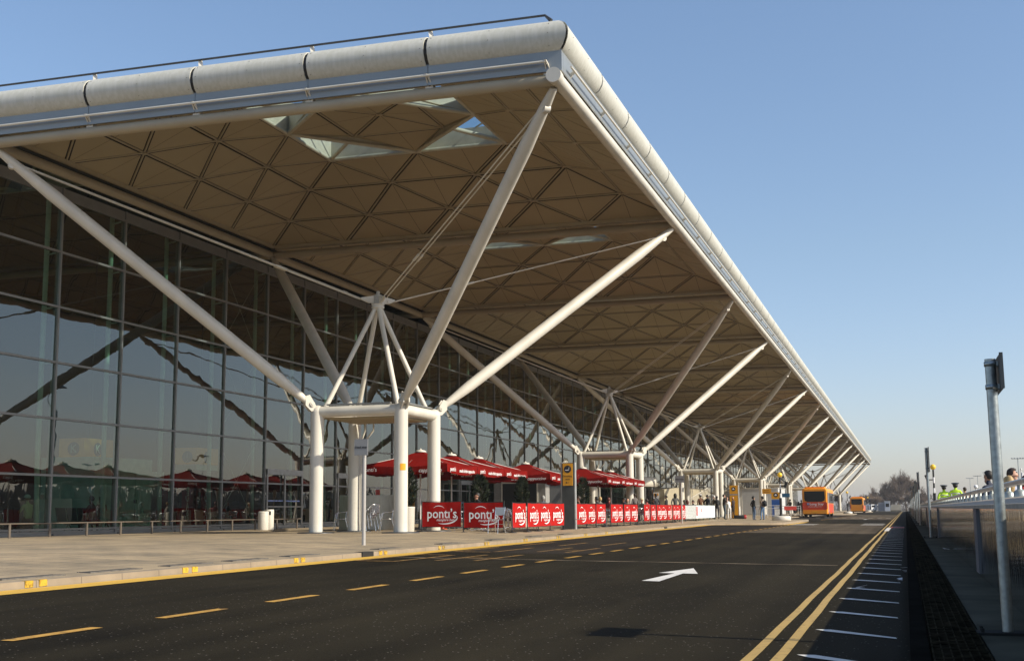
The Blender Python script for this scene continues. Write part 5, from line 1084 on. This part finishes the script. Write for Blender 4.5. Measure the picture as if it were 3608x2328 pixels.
person('dark haired person in black looking down, left of the far stop sign', (-6.75, 51.3, 0.000), 1.4, 'shift', BLK, BLK, ('dark', 'short'), 0, h=1.60, group=G)
person('tall person in a dark jacket behind the last red barriers', (-7.0, 49.0, zq), 1.0, 'pocket', (.02, .02, .025), BLK, ('dark', 'short'), 0, h=1.72, group=G)
person('young person in a black top and blue jeans with big dark hair', (-2.0, 59.3, -0.125), -.9, 'pocket', (.015, .013, .012), DEN, ('black', 'curly'), 0, h=1.68)
person('young person with curly hair and a black backpack in blue jeans', (-1.5, 60.4, -.125), 1.0, 'shift', (.22, .16, .12), (.09, .17, .30), ('dark', 'curly'), 0, h=1.68, bag=BLK)
person('person in a brown jacket drinking at the left of the first bus', (-3.35, 104.5, -0.092), .6, 'phone', (.10, .065, .03), BLK, ('dark', 'short'), 0, h=1.75)
person('person in dark clothes bending over a pushchair left of the bus', (-2.6, 108.0, -0.113), .4, 'bend', (.02, .02, .02), BLK, ('dark', 'short'), 0, h=1.75)
person('person in pale trousers just left of the first bus', (-2.3, 106, -0.122), -.5, 'stand', (.3, .24, .2), (.5, .46, .40), ('dark', 'short'), 0, h=1.7)
person('distant person in dark clothes between the second bus and the van', (-.2, 300, -.2), 2, 'walk', BLK, BLK, ('dark', 'short'), 0, h=1.75)
person('distant person in a red top right of the first bus', (-2.6, 138, -0.113), 1.5, 'stand', (.35, .04, .03), BLK, ('dark', 'short'), 0, h=1.72)
person('distant person in a dark jacket under the far steel branches', (-3.2, 143, -0.096), .5, 'stand', BLK, DEN, ('dark', 'short'), 0, h=1.75)
t = thing('pushchair', 'black pushchair by the people left of the first bus', 'pushchair', (-2.9, 105.2, -0.105), .3); m = MB(); m.ball((0, 0, .6), (.25, .35, .32), 12, 8); m.build('seat', BLACK, t); m = MB(); m.tube([(-.22, -.3, .05), (-.22, .1, .55), (-.22, .5, 1.05), (.22, .5, 1.05), (.22, .1, .55), (.22, -.3, .05)], .018, 6); m.build('frame', ALU, t)
for x, y in ((-.24, -.3), (.24, -.3), (-.24, .3), (.24, .3)): m = MB(); m.cyl((x - .02, y, .11), (x + .02, y, .11), .11, 14); m.build('wheel', TYRE, t)
# seated customers behind the barriers
G = 'customers seated behind the red barriers'
seat = [(-7.05, 22.9, .3, ('grey', 'short'), (.10, .10, .12), 'grey haired customer seated left of the smoking area sign', None), (-6.2, 25.9, 1.9, ('brown', 'short'), (.25, .12, .08), 'ruddy brown haired customer seated right of the smoking area sign', None), (-5.9, 28.2, 1.2, ('black', 'short'), BLK, 'black haired customer seated before the first dark gap', None), (-6.2, 30.2, .6, ('blonde', 'short'), (.2, .18, .15), 'fair haired customer in glasses seated by the first dark gap', None), (-6.7, 34.3, -.4, ('red', 'short'), (.2, .03, .03), 'red haired customer seated between the two dark gaps', None), (-6.35, 36.5, 2.0, ('dark', 'short'), (.02, .03, .06), 'dark haired customer seated before the second dark gap', None), (-6.6, 38.6, 1.1, ('fair', 'bald'), (.2, .15, .1), 'bald customer seated by the second steel tree', None), (-6.0, 39.6, 2.6, None, (.3, .28, .22), 'customer in a pale straw hat by the second steel tree', (.55, .47, .30)), (-6.75, 44.8, .9, ('brown', 'short'), (.3, .05, .04), 'customer in a red top seated behind the last barriers', None), (-6.4, 45.3, 1.6, ('dark', 'short'), BLK, 'dark haired customer seated behind the last barriers', None), (-6.1, 54.5, .4, ('brown', 'short'), BLK, 'brown haired person seated behind the grey barrier', None), (-6.4, 57.6, 1.3, ('red', 'long'), (.1, .02, .02), 'auburn haired person seated behind the grey barrier', None), (-6.05, 57.9, 2.2, ('black', 'short'), BLK, 'black haired person seated behind the first white barrier', None), (-6.6, 12.6, 2.4, ('dark', 'short'), (.015, .015, .02), 'person in black seated behind the second dark red barrier', None)]
for i, (x, y, r, hr, c, l, ht) in enumerate(seat):
    person(l, (x, y, pz(x)), r, 'sit', c, BLK, hr, i % 2, group=G, hat=ht)
    dup(ch0, (x, y - .05, pz(x)), r, 'aluminium chair under a seated customer behind the barriers', 'aluminium chairs under the seated customers')
person('dark customer standing between the front legs of the second steel tree', (-6.7, 41.0, 0), .8, 'stand', (.12, .10, .09), BLK, ('brown', 'short'), 0, h=1.62)
# people beyond the parapet
HV = (.55, .82, .03)
person('police officer in a high visibility jacket, left and shorter of the two', (10.02, 33.4, 0), .2, 'pocket', HV, BLK, ('dark', 'short'), 1, h=1.70, hat='police', vest=1)
person('police officer in a high visibility jacket, right and taller of the two', (10.55, 33.4, 0), -.15, 'pocket', HV, BLK, ('dark', 'short'), 2, h=1.80, hat='police', vest=1)
person('person with bare shoulders right beside the taller police officer', (10.98, 33.8, 0), .6, 'stand', (.35, .20, .12), BLK, ('brown', 'short'), 1, h=1.62)
person('man with cropped dark hair looking down to the right, behind the parapet', (10.25, -4.3, -.42), -1.8, 'stand', (.30, .32, .40), DEN, ('brown', 'cropped'), 0, h=1.83)
person('blonde long haired woman in a grey jacket, back turned behind the parapet', (9.98, -6.9, -.42), .35, 'pocket', (.085, .085, .08), DEN, ('blonde', 'long'), 0, h=1.62)
person('red haired person at the right edge behind the parapet', (10.22, -7.6, -.42), -.6, 'pocket', (.06, .012, .012), BLK, ('red', 'curly'), 0, h=1.60)
person('person in a navy top half hidden by the nearest galvanised post', (10.03, -.4, -.37), .9, 'stand', (.02, .025, .045), BLK, ('dark', 'short'), 1, h=1.84)
person('distant person in red beyond the parapet left of the police officers', (10.2, 42, 0), 1, 'stand', (.4, .05, .04), BLK, ('dark', 'short'), 0, h=1.5)
# travellers inside the glass
person('traveller in a pale shirt and white cap seated inside the glass', (-20.0, 5.0, 0), 1.4, 'sit', (.55, .60, .30), BLK, None, 0, hat=(.75, .75, .72), group='travellers seated inside')
person('dark haired traveller seated inside left of the white kiosk', (-20.0, 8.5, 0), 1.7, 'sit', (.12, .02, .02), BLK, ('black', 'short'), 0, group='travellers seated inside')
person('traveller in a pink top seated inside beside the kiosk', (-20.0, 9.1, 0), 1.2, 'sit', (.45, .25, .22), BLK, ('dark', 'short'), 1, group='travellers seated inside')
person('traveller in dark clothes standing inside by the vending machines', (-20.6, 14.9, 0), 1.5, 'stand', BLK, BLK, ('dark', 'short'), 0, group='travellers standing inside')
# ---------------- air ----------------
hz = bpy.data.materials.new('haze_air'); hz.use_nodes = True; t_ = hz.node_tree; t_.nodes.remove(t_.nodes['Principled BSDF'])
pv = N(t_, 'ShaderNodeVolumePrincipled'); pv.inputs['Color'].default_value = (.86, .90, .97, 1); pv.inputs['Density'].default_value = .00017; pv.inputs['Anisotropy'].default_value = .0
t_.links.new(pv.outputs[0], t_.nodes['Material Output'].inputs['Volume'])
m = MB(); m.bb(-930, 930, -730, 1830, -1.62, 16.5); put(m.build('haze', hz), None, None, None, 'stuff')
